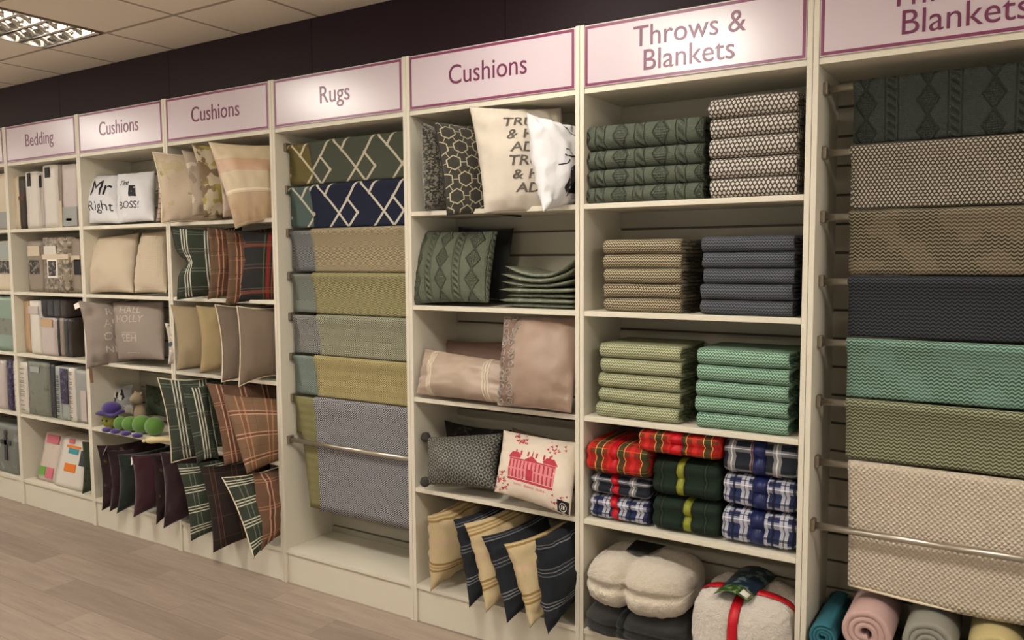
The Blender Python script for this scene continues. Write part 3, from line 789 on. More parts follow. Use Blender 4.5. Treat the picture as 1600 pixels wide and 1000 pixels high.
for n, nm in names.items():
    a, b = n * .9 + .0008, (n + 1) * .9 - .0008; org = ((a + b) / 2, .18, 0)
    u = empty('shelving_unit', org, ulab[n], 'shelving unit', 'cream shelving units in a row')
    for xa, xb in ((a, a + .019), (b - .019, b)):
        mb = MB(org); mb.box(xa, xb, 0, .375, 0, 2.674); mb.build('side_panel', M['cream'], u, False, .0012)
    mb = MB(org); z = .185 + (1.431 - .185) % .11
    mb.box(a + .019, b - .019, .364, .375, .06, 2.66)
    g = MB(org); zz = .18
    while z < 2.4:
        mb.box(a + .019, b - .019, .35, .364, zz, z - .005); g.box(a + .019, b - .019, .3625, .366, z - .006, z + .006); zz = z + .005; z += .11
    mb.box(a + .019, b - .019, .35, .364, zz, 2.40)
    bp = mb.build('back_panel', M['slat'], u, False); g.build('groove', M['groove'], bp, False)
    if n not in (-1, 2):
        for z in LV:
            mb = MB(org); mb.box(a + .0195, b - .0195, .002, .349, z - .021, z); mb.build('shelf', M['cream'], u, False, .0015)
    mb = MB(org); mb.box(a + .0195, b - .0195, .002, .349, .164, .185); mb.build('base_shelf', M['cream'], u, False, .0015)
    mb = MB(org); mb.box(a + .0195, b - .0195, .012, .03, 0, .163); mb.build('kickboard', M['cream'], u, False, .001)
    mb = MB(org); mb.box(a + .0195, b - .0195, .004, .349, 2.404, 2.424); mb.build('top_shelf', M['cream'], u, False, .001)
    mb = MB(org); mb.box(a + .0195, b - .0195, .008, .024, 2.4245, 2.672); mb.build('fascia', M['cream'], u, False, .001)
    if n in (-1, 2):
        yy = .078 if n == -1 else .095
        for i, z in enumerate(RZ):
            y = yy if i < 7 else .045
            mb = MB(org); mb.tube([(a + .02, y, z), (b - .02, y, z)], .0125, 14); r = mb.build('rail', M['steel'], u)
            for xa, xb in ((a + .0195, a + .035), (b - .035, b - .0195)):
                mb = MB(org); mb.box(xa, xb, y - .021, y + .021, z - .02, z + .024); mb.build('rail_bracket', M['bracket'], r, False, .004)
    # sign
    sa, sb, s0, s1 = a + .021, b - .021, 2.428, 2.668; so = ((sa + sb) / 2, .004, (s0 + s1) / 2)
    sg = empty('sign', so, slab[n], 'sign', 'header signs above the shelving units')
    mb = MB(so); mb.box(sa, sb, .0, .0075, s0, s1); mb.build('board', M['sign'], sg, False, .0008)
    mb = MB(so); w = .011; g0 = .003
    mb.box(sa + g0, sb - g0, -.0008, .0002, s1 - g0 - w, s1 - g0).box(sa + g0, sb - g0, -.0008, .0002, s0 + g0, s0 + g0 + w).box(sa + g0, sa + g0 + w, -.0008, .0002, s0 + g0 + w, s1 - g0 - w).box(sb - g0 - w, sb - g0, -.0008, .0002, s0 + g0 + w, s1 - g0 - w)
    mb.build('border', M['sign_edge'], sg, False)
    if nm:
        two = '\n' in nm
        letter(nm, .112 if two else .12, M['ink'], sg, lambda x, y, z: Vector((x, -.0052 - z, y + (-.004 if two else .006))), xs=.96 if two else .92, extrude=.0006, line=.82)

# ------------------------------------------------------------------ rugs over the rails
RG = 'rugs folded over the rails'
yr = .078
def rug(i, face, rev, label, zf, xl=-.865, xm=-.70, xr=-.032, sk=.03, sagr=0.0):
    z = RZ[i]; org = ((xl + xr) / 2, yr, z)
    e = empty('rug', org, label, 'rug', RG)
    drape('reverse_fold', rev, xl, -.45, yr, z, .013, zf + .003, z - .19, i, .006, e, org, skew=sk, nx=12, back=.022, amp=.0012)
    drape('face_fold', face, xm, xr, yr, z, .0205, zf, z - .18, i, .007, e, org, skew=.012, back=.022, amp=.0012)
rug(0, M['kilim_green'], M['kilim_gold'], 'sage green rug with cream diamond lines, top of the rug rails', RZ[1] + .024)
rug(1, M['kilim_navy'], M['kilim_teal'], 'navy blue rug with cream diamond lines over the second rail', RZ[2] + .024)
rug(2, M['herr_sand'], M['herr_grey'], 'sand coloured herringbone rug with grey reverse', RZ[3] + .024)
rug(3, M['herr_mustard'], M['herr_steel'], 'mustard green herringbone rug with steel grey reverse', RZ[4] + .024)
rug(4, M['dia_sage'], M['dia_char'], 'pale sage diamond weave rug with black and white reverse', RZ[5] + .024, xm=-.675)
rug(5, M['dia_yellow'], M['dia_blue'], 'yellow diamond weave rug with blue grey reverse', RZ[6] + .024)
rug(6, M['dia_navy'], M['dia_olive'], 'navy and white diamond weave rug with olive reverse, hanging longest behind the bare rail', .41, sk=.09, xm=-.705)

# throws over the rails on the right
TGp = 'throws hanging over the rails'
for i, (mt, lb, x) in enumerate([('cable_dark', 'dark grey green cable knit throw on the top rail', 1.918), ('speckle', 'black and beige speckled throw on the second rail', 1.914), ('wave_brown', 'brown and gold zigzag weave throw hanging below the speckled one', 1.915),
  ('wave_char', 'charcoal navy weave throw on the fourth rail', 1.917), ('wave_mint', 'mint green zigzag weave throw under the charcoal one', 1.918), ('wave_olive', 'olive green weave throw hanging between mint and cream throws', 1.92), ('basket', 'long cream basket weave throw behind the bare rail', 1.934)]):
    zf = RZ[i + 1] + .027 if i < 6 else .56
    o = drape('hanging_throw', M[mt], x, 2.675, .095, RZ[i], .021, zf, RZ[i] - .19, i + 20, .009, back=.03 if i < 6 else .02, amp=.004, skew=.008, sag=-.02 if i == 6 else 0)
    tag(o, lb, 'throw', TGp)
    if i == 6:
        mb = MB(o.location); mb.tube([(x + .01 + (2.665 - x) * k / 20, .097, .562 - .02 * math.sin(PI * k / 20) + .003) for k in range(21)], .005, 6); mb.build('hem', M['pipe_cream'], o)

# ------------------------------------------------------------------ folded throws in the tall unit
def stack(n, mat, x0, x1, z0, z1, labels, group, fringe=None, inner=None, jit=.008, sh=0, yf=.01, hs=None):
    rnd = random.Random(n * 7 + int(x0 * 100)); z = z0 + .0005; tot = sum(hs) if hs else n
    for i in range(n):
        h = (z1 - z0) / tot * (hs[i] if hs else 1); dx = rnd.uniform(-jit, jit); dy = rnd.uniform(0, .012)
        folded('folded_throw', M[mat], x0 + dx + sh * i, x1 + dx * .5 + sh * i * .5, z, h, labels[i], group, yf + dy, .31, seed=i + int(x0 * 31), fringe=M[fringe] if fringe else None, inner=M[inner] if inner else None, wob=.005)
        z += h
def ords(desc, n, where):
    w = {4: ['lowest', 'second lowest', 'second highest', 'topmost'], 5: ['lowest', 'second lowest', 'middle one', 'second highest', 'topmost']}[n]
    return ['%s folded throw, %s in the stack %s' % (desc, k, where) for k in w]
stack(4, 'cable_green', .925, 1.405, 1.965, 2.28, ords('grey green cable knit', 4, 'on the top shelf'), 'stack of cable knit throws', jit=.006, hs=[.85, .95, 1.0, 1.3])
stack(5, 'bw', 1.43, 1.745, 1.965, 2.335, ords('black and cream flecked', 5, 'beside the cable knit stack'), 'stack of flecked throws', 'fr_dark', jit=.004)
stack(5, 'fold_brown', 1.0, 1.325, 1.53, 1.82, ords('brown and beige woven', 5, 'on the second shelf'), 'stack of brown throws', 'fr_dark', jit=.005)
stack(5, 'fold_char', 1.41, 1.745, 1.53, 1.825, ords('charcoal woven', 5, 'next to the brown ones'), 'stack of charcoal throws', 'fr_char', jit=.005)
stack(5, 'fold_olive', .97, 1.32, 1.095, 1.40, ords('olive green woven', 5, 'on the third shelf'), 'stack of olive throws', 'fr_olive', 'edge_olive', jit=.006, sh=.004)
stack(5, 'fold_green', 1.395, 1.735, 1.095, 1.40, ords('mint green woven', 5, 'beside the olive ones'), 'stack of green throws', 'fr_green', 'edge_green', jit=.004)

# tied tartan blankets, below them
BG = 'tied tartan blankets on the fourth shelf'
def tied(mat, x0, x1, z0, z1, rib, label, yf=.02, yb=.30, s0=0.0, w=.028, seed=0, slant=0, cx=.10, notch=.024, ry=None):
    b = Bundle(x0, x1, yf, yb, z0, z1, n=4.2, p=9, cx=cx, notch=notch, s0=s0, seed=seed + x0); b.build('tied_blanket', M[mat], label, 'blanket', BG)
    if rib: b.ribbon(M[rib], w, slant=slant)
    return b
tied('tart_blue', .925, 1.20, .661, .765, 'red_ribbon', 'blue and white tartan blanket with red ribbon, bottom left of the tartan pile', s0=-.1, slant=-.08)
tied('tart_slate', .93, 1.20, .766, .858, 'red_ribbon', 'dark checked blanket with a red ribbon, squeezed under the red tartan on the left', s0=-.1, slant=-.08)
tied('tart_red', .925, 1.205, .859, .995, 'red_ribbon', 'red tartan blanket on top of the blue ones, left side', s0=-.05, yf=-.01)
tied('tart_bottle', 1.207, 1.485, .661, .80, 'lime_ribbon', 'dark green blanket with lime ribbon, lower of the two', s0=.1)
tied('tart_bottle', 1.207, 1.485, .801, .955, 'lime_ribbon', 'dark green blanket with lime ribbon, under the red tartan', s0=-.12)
tied('tart_red', 1.15, 1.49, .97, 1.068, 'red_ribbon', 'red tartan blanket lying on the dark green blankets', s0=0, yf=0, w=.045)
tied('tart_blue', 1.49, 1.775, .661, .800, 'navy_ribbon', 'blue and white check blanket, lowest at the right', w=.05)
tied('tart_blue', 1.49, 1.775, .801, .925, 'navy_ribbon', 'blue and white check blanket, between two others at the right', s0=.05, w=.05, seed=4, yf=.03)
tied('tart_slate', 1.49, 1.775, .926, 1.066, 'navy_ribbon', 'dark slate check blanket on top of the blue checks', w=.045, yf=.03)

# fleece blankets in the bottom of the unit
FG = 'fleece blankets in the base of the tall unit'
b = Bundle(.93, 1.375, -.06, .32, .186, .305, cx=.08, notch=.02, seed=2, fur=.002, s0=-.2); b.build('fleece_blanket', M['dark_fleece'], 'black fleece blanket underneath the cream one', 'blanket', FG); b.ribbon(M['bottle'], .03)
b = Bundle(.935, 1.37, -.09, .325, .307, .525, n=2.7, cx=.19, cy=.10, notch=.034, seed=5, fur=.006, s0=-.12, p=3.2, y0=.05); b.build('fleece_blanket', M['fleece'], 'thick cream sherpa fleece blanket lying on the black one', 'blanket', FG, 80, 110)
c = Cushion(b.P(-.42, 1.95, .012), b.P(-.34, 1.45, .014), TR=b.P(.22, 1.95, .012), BR=b.P(.12, 1.45, .014), T=.004, k=0, wr=0, N=6); o = c.mesh('label_card', M['black']); mat_w = o.matrix_world.copy(); o.location = c.c - b.c; o.parent = b.o
b = Bundle(1.395, 1.775, -.09, .325, .186, .475, n=3.2, cx=.15, cy=.14, notch=.012, seed=8, fur=.006, s0=-.05, p=3.6, y0=.1, lobes=1); b.build('fleece_blanket', M['fleece_white'], 'white sherpa fleece blanket tied with a red ribbon cross', 'blanket', FG, 80, 110)
b.ribbon(M['red_ribbon'], .035, off=.008); b.ribbon_x(M['red_ribbon'], .035, th=PI / 2 - .12, off=.008)
c = Cushion(b.P(-.44, 2.05, .018), b.P(-.50, .93, .030), TR=b.P(.36, 2.05, .018), BR=b.P(.20, .93, .030), T=.004, k=0, wr=0, N=8, bend=.026)
K('photo_card', lambda u, v, w: (mix((v > .075) * 1.0, mix(nz(w, 40, 4) > .55, hx('2c4a1e'), hx('7a8a5c')), mix(nz(w, 22, 4) > .55, hx('1c2c3c'), hx('5c6c70'))), None), rough=.3)
o = c.mesh('label_card', M['photo_card']); o.location = c.c - b.c; o.parent = b.o
c2 = Cushion(c.P(.45, -.62, 1, .002), c.P(.45, -.9, 1, .002), TR=c.P(.88, -.62, 1, .002), BR=c.P(.88, -.9, 1, .002), T=.003, k=0, wr=0, N=4); o2 = c2.mesh('price_sticker', M['white']); o2.location = c2.c - c.c; o2.parent = o

# rolled blankets at the bottom right
r = .094
for x, z, mt, lb in [(1.92, .185 + r, 'r_dkteal', 'dark rolled blanket underneath, at the left side panel'), (2.112, .185 + r, 'r_grey', 'rolled blanket hidden low under the pink roll'), (2.305, .185 + r, 'r_blue', 'rolled blanket low under the grey roll'), (2.50, .185 + r, 'r_cream', 'rolled blanket low under the cream roll')]:
    roll(M[mt], x, z, r, lb + ' below the picture edge', seed=x)
zt = .185 + r + math.sqrt((2 * r) ** 2 - .0965 ** 2) + .002
for x, z, mt, lb, yf in [(2.016, zt, 'r_pink', 'pink rolled blanket, spiral end showing', -.01), (2.209, zt, 'r_grey', 'pale grey rolled blanket between pink and yellow rolls', 0), (2.403, zt, 'r_cream', 'pale yellow cream rolled blanket', 0), (2.595, zt, 'r_blue', 'blue grey rolled blanket at the right edge', 0)]:
    roll(M[mt], x, z, r, lb, yf=yf, seed=x * 2)
roll(M['r_teal'], 1.882, zt - .045, .053, 'small teal rolled blanket against the left side panel', yf=-.02, seed=1)

# ------------------------------------------------------------------ cushions right of the rugs
def B(v): return v
G = 'cushions on the shelves right of the rugs'
cushion(M['leopard'], (0.127, -0.050, 2.360), (0.139, -0.050, 1.961), 'leopard print velvet cushion at the left end of the top shelf', G, w=.36, yaw=84, T=.13, seed=1, N=24)
cushion(M['hexes'], (0.200, -0.050, 2.354), (0.313, -0.110, 1.936), 'black cushion with a gold hexagon pattern', G, M['pipe_dark'], w=.37, yaw=62, T=.10, seed=2, N=26, k=.05)
c = cushion(M['linen_cream'], (0.405, -0.070, 2.397), (0.507, -0.110, 1.935), 'cream cushion printed with True and High Adventure', G, w=.40, yaw=38, T=.12, seed=3, N=28, k=.05, wr=.006)
for i, t in enumerate(['TRUE', '& HIGH', 'ADVENTURE', 'TRUE', '& HIGH', 'ADVENTURE']):
    c.lettering(t, .058, M['print_grey'], -.40 + .05 * (i % 3), .62 - .245 * i, shear=.25, align='LEFT', xs=1.25, bold=.0012)
c = cushion(M['white_cotton'], (0.717, -0.110, 2.333), (0.811, -0.140, 1.931), 'white cushion printed with dark branches and a black shape', G, w=.36, yaw=47, T=.13, seed=4, N=28, k=.06, wr=.008, dt=-.03, db=.03)
def stroke(pts, w):
    out = []
    for (x0, y0), (x1, y1) in zip(pts, pts[1:]):
        d = math.hypot(x1 - x0, y1 - y0) or 1; nx, ny = -(y1 - y0) / d * w / 2, (x1 - x0) / d * w / 2
        out.append([(x0 + nx, y0 + ny), (x0 - nx, y0 - ny), (x1 - nx, y1 - ny), (x1 + nx, y1 + ny)])
    return out
c.decal(stroke([(.0, .15), (.05, .12), (.09, .07), (.12, .03)], .006) + stroke([(-.04, .02), (.0, .015), (.05, .022), (.12, .02)], .007) + stroke([(.0, .015), (-.03, -.015), (-.07, -.02)], .005) + stroke([(.02, .018), (.0, .04), (-.03, .045)], .004) + [[(-.05, -.11), (.0, -.03), (.05, .0), (.15, .01), (.16, -.13), (.08, -.14), (.02, -.135), (-.02, -.15)]], M['black'], 'print')
K('cable_cush', cable('6c7361', .16), bump=1.0, bdist=.02)
cushion(M['cable_cush'], (-0.033, 0.130, 1.883), (-0.001, 0.020, 1.531), 'grey green cable knit cushion leaning in the left of the second shelf', G, TR=(0.411, 0.140, 1.873), BR=(0.433, 0.030, 1.550), T=.13, seed=5, N=26, k=.05, wr=.003)
cushion(M['black_velvet'], (0.087, 0.280, 1.903), (0.111, 0.240, 1.541), 'black velvet cushion standing behind the cable knit one', G, TR=(0.415, 0.270, 1.888), BR=(0.411, 0.200, 1.550), T=.08, seed=6, k=.04)
SG = 'folded sage satin cushion covers'
zs = 1.531
for i in range(7):
    h = .0215; n_ = 7; xa = .50 + random.Random(i).uniform(-.02, .015); k = (i / 6.0)
    lift = .045 * max(0, k - .45) / .55
    org = Vector(((xa + .86) / 2, .19, zs))
    mb_path = [(.33 - .27 * t / 8, zs + h / 2) for t in range(9)] + [(.06 - .008 * math.sin(PI * t / 5), zs + h / 2 + (h * .9) * 0 + .0) for t in range(1, 1)]
    V, F, UV = [], [], []; nx, ny = 18, 12
    for s_ in (1, -1):
        for a in range(nx + 1):
            for b_ in range(ny + 1):
                u, v = -1 + 2 * a / nx, -1 + 2 * b_ / ny
                e = (max(0, 1 - abs(u) ** 6) * max(0, 1 - abs(v) ** 6)) ** .5
                x = (xa + .86) / 2 + u * (.86 - xa) / 2; y = .19 + v * .145 - (.02 if i % 2 else 0) * (1 - v) / 2
                z = zs + h / 2 + s_ * h * .47 * e + lift * (u * u * 1.3 if u > -.2 else u * u * .7) * (1.15 - .2 * v) + .003 * noise.noise(Vector((x * 20, y * 14, i * 3))) * e
                V.append(Vector((x, y, z)) - org); UV.append((x, y))
    W_ = ny + 1; o_ = (nx + 1) * W_
    for a in range(nx):
        for b_ in range(ny):
            q = (a * W_ + b_, (a + 1) * W_ + b_, (a + 1) * W_ + b_ + 1, a * W_ + b_ + 1); F.append(q); F.append(tuple(o_ + t for t in reversed(q)))
    ob = link('folded_cushion_cover', V, F, M['satin_sage'], None, UV)
    bm = bmesh.new(); bm.from_mesh(ob.data); bmesh.ops.remove_doubles(bm, verts=bm.verts, dist=.0004); bm.to_mesh(ob.data); bm.free()
    ob.location = org; tag(ob, 'folded shiny sage green cushion cover, ' + ['lowest in the stack', 'second from the bottom of the stack', 'third from the bottom of the stack', 'in the middle of the stack', 'third from the top of the stack', 'second from the top of the stack', 'topmost of the stack with its ends turned up'][i], 'cushion cover', SG)
    zs += h
# satin shelf
cushion(M['mauve_dull'], (0.000, 0.270, 1.345), (-0.004, 0.250, 1.122), 'dull mauve cushion lying behind the champagne satin one', G, TR=(0.388, 0.290, 1.353), BR=(0.406, 0.260, 1.153), T=.07, seed=7)
c = cushion(M['champagne'], (0.036, 0.070, 1.319), (0.043, -0.010, 1.112), 'champagne satin bolster cushion with beaded bands', G, TR=(0.533, 0.060, 1.287), BR=(0.576, -0.030, 1.116), T=.13, seed=8, k=.03, wr=.006, N=28)
for uc in (-.62, .62):
    mb = MB(c.c)
    for d_ in (-.05, 0, .05):
        mb.tube([c.P(uc + d_, -1 + 2 * t / 30, 1, .001) for t in range(31)], .0035, 6)
    mb.build('beaded_band', M['beads'], c.o)
c = cushion(M['mauve_satin'], (0.491, 0.060, 1.488), (0.532, -0.060, 1.111), 'large dusky pink satin cushion with a silver sequin scroll band', G, TR=(.868, .14, 1.505), BR=(.872, -.02, 1.105), T=.15, seed=9, k=.03, wr=.005, N=30)
mb = MB(c.c); rnd = random.Random(3)
for t in range(13):
    v = -.93 + t * .155
    for uc, rr in ((-.86, .020), (-.60 + .07 * math.sin(t * 1.3), .017)):
        ctr_u, ctr_v = uc + rnd.uniform(-.03, .03), v + rnd.uniform(-.03, .03); st = rnd.uniform(0, 6)
        mb.tube([c.P(max(-.99, ctr_u + 2 * rr * (1 - q / 26) * math.cos(st + q * .42) / c.w), max(-.99, min(.99, ctr_v + 2 * rr * (1 - q / 26) * math.sin(st + q * .42) / c.h)), 1, .002) for q in range(18)], .0032, 5)
mb.build('sequin_scrolls', M['sequin'], c.o)
c.decal([[(-.03, -.19), (.03, -.19), (.03, .19), (-.03, .19)]], M['mauve_dull'], 'trim_band', uc=-.78, off=.0008)
# fourth shelf
cushion(M['dark_damask'], (0.017, 0.240, 0.944), (0.028, 0.220, 0.661), 'nearly black patterned cushion behind the geometric one', G, TR=(0.398, 0.270, 0.929), BR=(0.416, 0.240, 0.711), T=.08, seed=10)
c = cushion(M['lattice'], (0.060, 0.050, 0.898), (0.116, -0.030, 0.696), 'grey cushion with a silver geometric lattice and corner pompoms', G, TR=(0.431, 0.140, 0.944), BR=(0.479, 0.000, 0.718), T=.13, seed=11, k=.05, wr=.003, N=26)
for u, v in ((-1, 1), (-1, -1)):
    p = c.P(u, v); mb = MB(c.c); mb.blob(p + Vector((-.008, -.004, .0 if v > 0 else .012)), .023, 14, lambda q, d: q * (1 + .22 * noise.noise(d * 7))); mb.build('pompom', M['pompom'], c.o)
cushion(M['rosy_brown'], (0.398, 0.270, 0.941), (0.401, 0.240, 0.694), 'rosy brown cushion peeping out behind the red house print', G, TR=(.862, .30, .90), BR=(.862, .27, .69), T=.06, seed=12)
c = cushion(M['toile_base'], (0.480, 0.070, 0.975), (0.506, -0.050, 0.726), 'cream cushion printed with a red country house and flowers', G, TR=(.866, .10, .955), BR=(.872, -.03, .668), T=.12, seed=13, k=.04, wr=.003, N=30)
H = []
W2 = .112
def rect(x0, x1, y0, y1): H.append([(x0, y0), (x1, y0), (x1, y1), (x0, y1)])
rect(-W2, W2, -.062, -.052); rect(-W2, W2, .028, .034); rect(-W2 - .006, -W2 * .5, .036, .042); rect(W2 * .5, W2 + .006, .036, .042)
for k in range(12):
    x = -W2 + .004 + k * (2 * W2 - .02) / 11; rect(x, x + .0075, -.05, -.015); rect(x, x + .0075, -.008, .026)
rect(-.016, .016, -.05, -.005)
H.append([(-.032, .034), (.032, .034), (0, .056)]); H.append([(-W2 - .004, .042), (-W2 * .45, .042), (-W2 * .6, .062), (-W2 * .9, .062)]); H.append([(W2 * .45, .042), (W2 + .004, .042), (W2 * .9, .062), (W2 * .6, .062)])
for x in (-.08, -.055, .055, .08, -.02, .02): rect(x - .004, x + .004, .05, .072)
H.append([(-.004, .056), (.004, .056), (.0, .085)])
c.decal(H, M['toile_ink'], 'house_print', vc=-.08)
c.decal([[(-W2, -.05), (W2, -.05), (W2, .034), (-W2, .034)]], M['toile_wash'], 'house_wash', vc=-.08, off=.0006)
Fl = []
rnd = random.Random(8)
def flower(cx_, cy_, n, sp):
    for _ in range(n):
        x, y, r_ = cx_ + rnd.gauss(0, sp), cy_ + rnd.gauss(0, sp), rnd.uniform(.004, .009)
        Fl.append([(x + r_ * math.cos(t * PI / 3) * (1 if t % 2 else .45), y + r_ * math.sin(t * PI / 3) * (1 if t % 2 else .45)) for t in range(6)])
flower(-.07, .105, 22, .016); flower(-.1, .125, 10, .012); flower(.09, .09, 20, .018); flower(-.15, -.10, 26, .018); flower(-.145, -.06, 10, .012); flower(.145, -.11, 22, .016)
tag(c.decal(Fl, M['toile_ink'], 'flower_print'), kind='stuff')
Cp = []
for x0_, x1_ in ((-.075, -.035), (-.022, .022), (.036, .078)):
    x = x0_
    while x < x1_: Cp.append([(x, -.004), (x + .004, -.004), (x + .004, .005), (x, .005)]); x += .0068
tag(c.decal(Cp, M['toile_wash'], 'caption_print', vc=-.60), kind='stuff')
cd = c.decal([[(-.026, -.026), (.026, -.026), (.026, .026), (-.026, .026)]], M['black'], 'corner_label', uc=.84, vc=-.84, off=.003)
c.decal(stroke([(.016 * math.cos(t * PI / 8), .016 * math.sin(t * PI / 8)) for t in range(17)], .002), M['white'], 'label_ring', uc=.84, vc=-.84, off=.0045)
c.decal([[(-.007, -.008), (-.003, -.008), (-.003, .008), (-.007, .008)], [(.002, -.007), (.008, -.007), (.008, .007), (.002, .007)]], M['white'], 'label_mark', uc=.84, vc=-.84, off=.0045)
# striped cushions in the base
SGp = 'striped cushions standing in the base'
for i, (tl, bl, mt, yaw, T, lb) in enumerate([
  ((0.141, -0.060, 0.559), (0.142, -0.050, 0.192), 'stripe_cream', 80, .15, 'cream and gold striped cushion at the left side panel'),
  ((0.303, -0.080, 0.574), (0.415, -0.120, 0.204), 'stripe_navy', 78, .115, 'navy striped cushion, leftmost of the navy ones'),
  ((0.370, -0.090, 0.570), (0.504, -0.120, 0.202), 'stripe_cream', 74, .115, 'cream striped cushion between two navy ones, left of middle'),
  ((0.477, -0.110, 0.537), (0.620, -0.130, 0.188), 'stripe_navy', 70, .12, 'navy striped cushion in the middle of the row'),
  ((0.600, -0.120, 0.529), (0.735, -0.130, 0.193), 'stripe_cream', 68, .12, 'cream and gold striped cushion, last cream one before the right end'),
  ((0.755, -0.120, 0.580), (0.822, -0.130, 0.187), 'stripe_navy', 54, .13, 'navy striped cushion at the right end of the row')]):
    cushion(M[mt], tl, bl, lb, SGp, w=.37, yaw=yaw, T=T, dt=.05, db=.085, seed=20 + i, wr=.007, k=.11)

# ------------------------------------------------------------------ cushions in the unit left of the rugs
G = 'cushions crammed in the unit left of the rugs'
cushion(M['pink_check'], (-1.890, 0.000, 2.287), (-1.910, 0.000, 1.975), 'narrow pink checked cushion squeezed behind the floral one', G, w=.30, yaw=70, T=.05, seed=30)
cushion(M['floral'], (-1.789, -0.090, 2.363), (-1.702, -0.110, 1.951), 'beige cushion with a green floral motif, leftmost on the top shelf', G, M['pipe_cream'], w=.38, yaw=42, T=.11, seed=31, wr=.008)
cushion(M['crumple'], (-1.542, -0.080, 2.357), (-1.468, -0.080, 1.987), 'crumpled grey beige cushion next to the floral one', G, w=.38, yaw=58, T=.10, seed=32, wr=.01)
cushion(M['gold_green'], (-1.443, -0.090, 2.386), (-1.356, -0.090, 1.977), 'cushion with gold and green leaf patches', G, w=.38, yaw=58, T=.11, seed=33, wr=.01)
cushion(M['champagne'], (-1.307, -0.060, 2.328), (-1.222, -0.070, 1.973), 'shiny beige cushion just behind the banded satin one', G, w=.36, yaw=60, T=.08, seed=34, wr=.008)
cushion(M['satin_band'], (-1.271, -0.110, 2.377), (-1.048, -0.130, 1.906), 'large cream satin cushion with beige bands at the right of the top shelf', G, w=.40, yaw=30, T=.13, seed=35, wr=.007, k=.05, dt=-.02, db=.05)
cushion(M['tart_green'], (-1.645, -0.090, 1.935), (-1.597, -0.100, 1.525), 'dark green tartan cushion pinched in the middle, on the second shelf', G, M['pipe_dark'], w=.38, yaw=46, T=.11, seed=36, pinch=.28, wr=.004, name='cushion')
cushion(M['tart_brown'], (-1.371, -0.060, 1.929), (-1.347, -0.090, 1.530), 'brown tartan cushion beside the pinched green one', G, w=.36, yaw=64, T=.10, seed=37, wr=.007)
cushion(M['tart_brown'], (-1.230, -0.050, 1.902), (-1.187, -0.100, 1.503), 'second brown tartan cushion, touching the dark navy tartan', G, w=.36, yaw=66, T=.08, seed=38, wr=.008)
cushion(M['tart_night'], (-1.229, 0.030, 1.907), (-1.156, -0.040, 1.518), 'charcoal tartan cushion with a red stripe', G, w=.40, yaw=33, T=.12, seed=39, wr=.003, k=.04)
cushion(M['white_bloom'], (-1.839, -0.020, 1.376), (-1.809, -0.030, 1.132), 'sliver of a white floral cushion beside the beige ones', G, w=.30, yaw=70, T=.06, seed=40)
cushion(M['beige_linen'], (-1.691, -0.080, 1.492), (-1.613, -0.110, 1.121), 'plain beige cushion, leftmost on the third shelf', G, w=.38, yaw=50, T=.11, seed=41, wr=.004)
cushion(M['gold_linen'], (-1.462, -0.080, 1.495), (-1.422, -0.100, 1.118), 'plain gold beige cushion, second on the third shelf', G, w=.38, yaw=56, T=.10, seed=42, wr=.005)
cushion(M['taupe'], (-1.284, -0.090, 1.503), (-1.213, -0.120, 1.087), 'plain dark taupe cushion with pale seam', G, M['pipe_cream'], w=.38, yaw=56, T=.09, seed=43, wr=.004)
cushion(M['taupe2'], (-1.143, -0.060, 1.498), (-1.061, -0.130, 1.076), 'plain taupe cushion at the right end of the third shelf', G, M['pipe_cream'], w=.40, yaw=36, T=.12, seed=44, wr=.004, db=.04)
cushion(M['tart_green3'], (-1.779, -0.120, 1.069), (-1.663, -0.130, 0.586), 'large green tartan cushion jutting out at the left of the fourth shelf', G, M['pipe_cream'], w=.36, yaw=52, T=.09, seed=45, wr=.004)
cushion(M['tart_green'], (-1.520, -0.150, 1.056), (-1.391, -0.160, 0.614), 'green tartan cushion with bold white stripes, in front of another', G, TR=(-1.465, -0.020, 1.043), BR=(-1.329, -0.060, 0.633), T=.08, seed=46, wr=.003)
cushion(M['tart_rust2'], (-1.370, -0.100, 1.069), (-1.202, -0.130, 0.629), 'rust brown tartan cushion between green tartan and larger rust one', G, w=.38, yaw=52, T=.09, seed=47, wr=.007)
cushion(M['tart_rust'], (-1.204, -0.130, 1.026), (-0.968, -0.170, 0.625), 'big rust and beige tartan cushion at the right of the fourth shelf', G, TR=(-.935, .10, .985), BR=(-.935, .04, .665), T=.12, seed=48, wr=.005, k=.03)
cushion(M['tart_green2'], (-1.616, -0.130, 0.589), (-1.514, -0.130, 0.151), 'green tartan cushion hanging low at the left of the base', G, w=.36, yaw=56, T=.09, seed=49, wr=.004, db=.07, dt=.03)
cushion(M['tart_choc'], (-1.429, -0.120, 0.597), (-1.320, -0.130, 0.121), 'dark chocolate tartan cushion in the base', G, w=.38, yaw=52, T=.10, seed=50, wr=.003, db=.08, dt=.03)
cushion(M['tart_green2'], (-1.183, -0.160, 0.575), (-0.933, -0.170, 0.178), 'green tartan cushion tilted outwards in the base', G, M['pipe_cream'], w=.36, yaw=50, T=.09, seed=51, wr=.004, db=.07, dt=.05)
cushion(M['tart_rust2'], (-1.012, -0.100, 0.613), (-0.941, -0.120, 0.198), 'rust tartan cushion at the right end of the base', G, w=.36, yaw=58, T=.11, seed=52, wr=.007, db=.06)

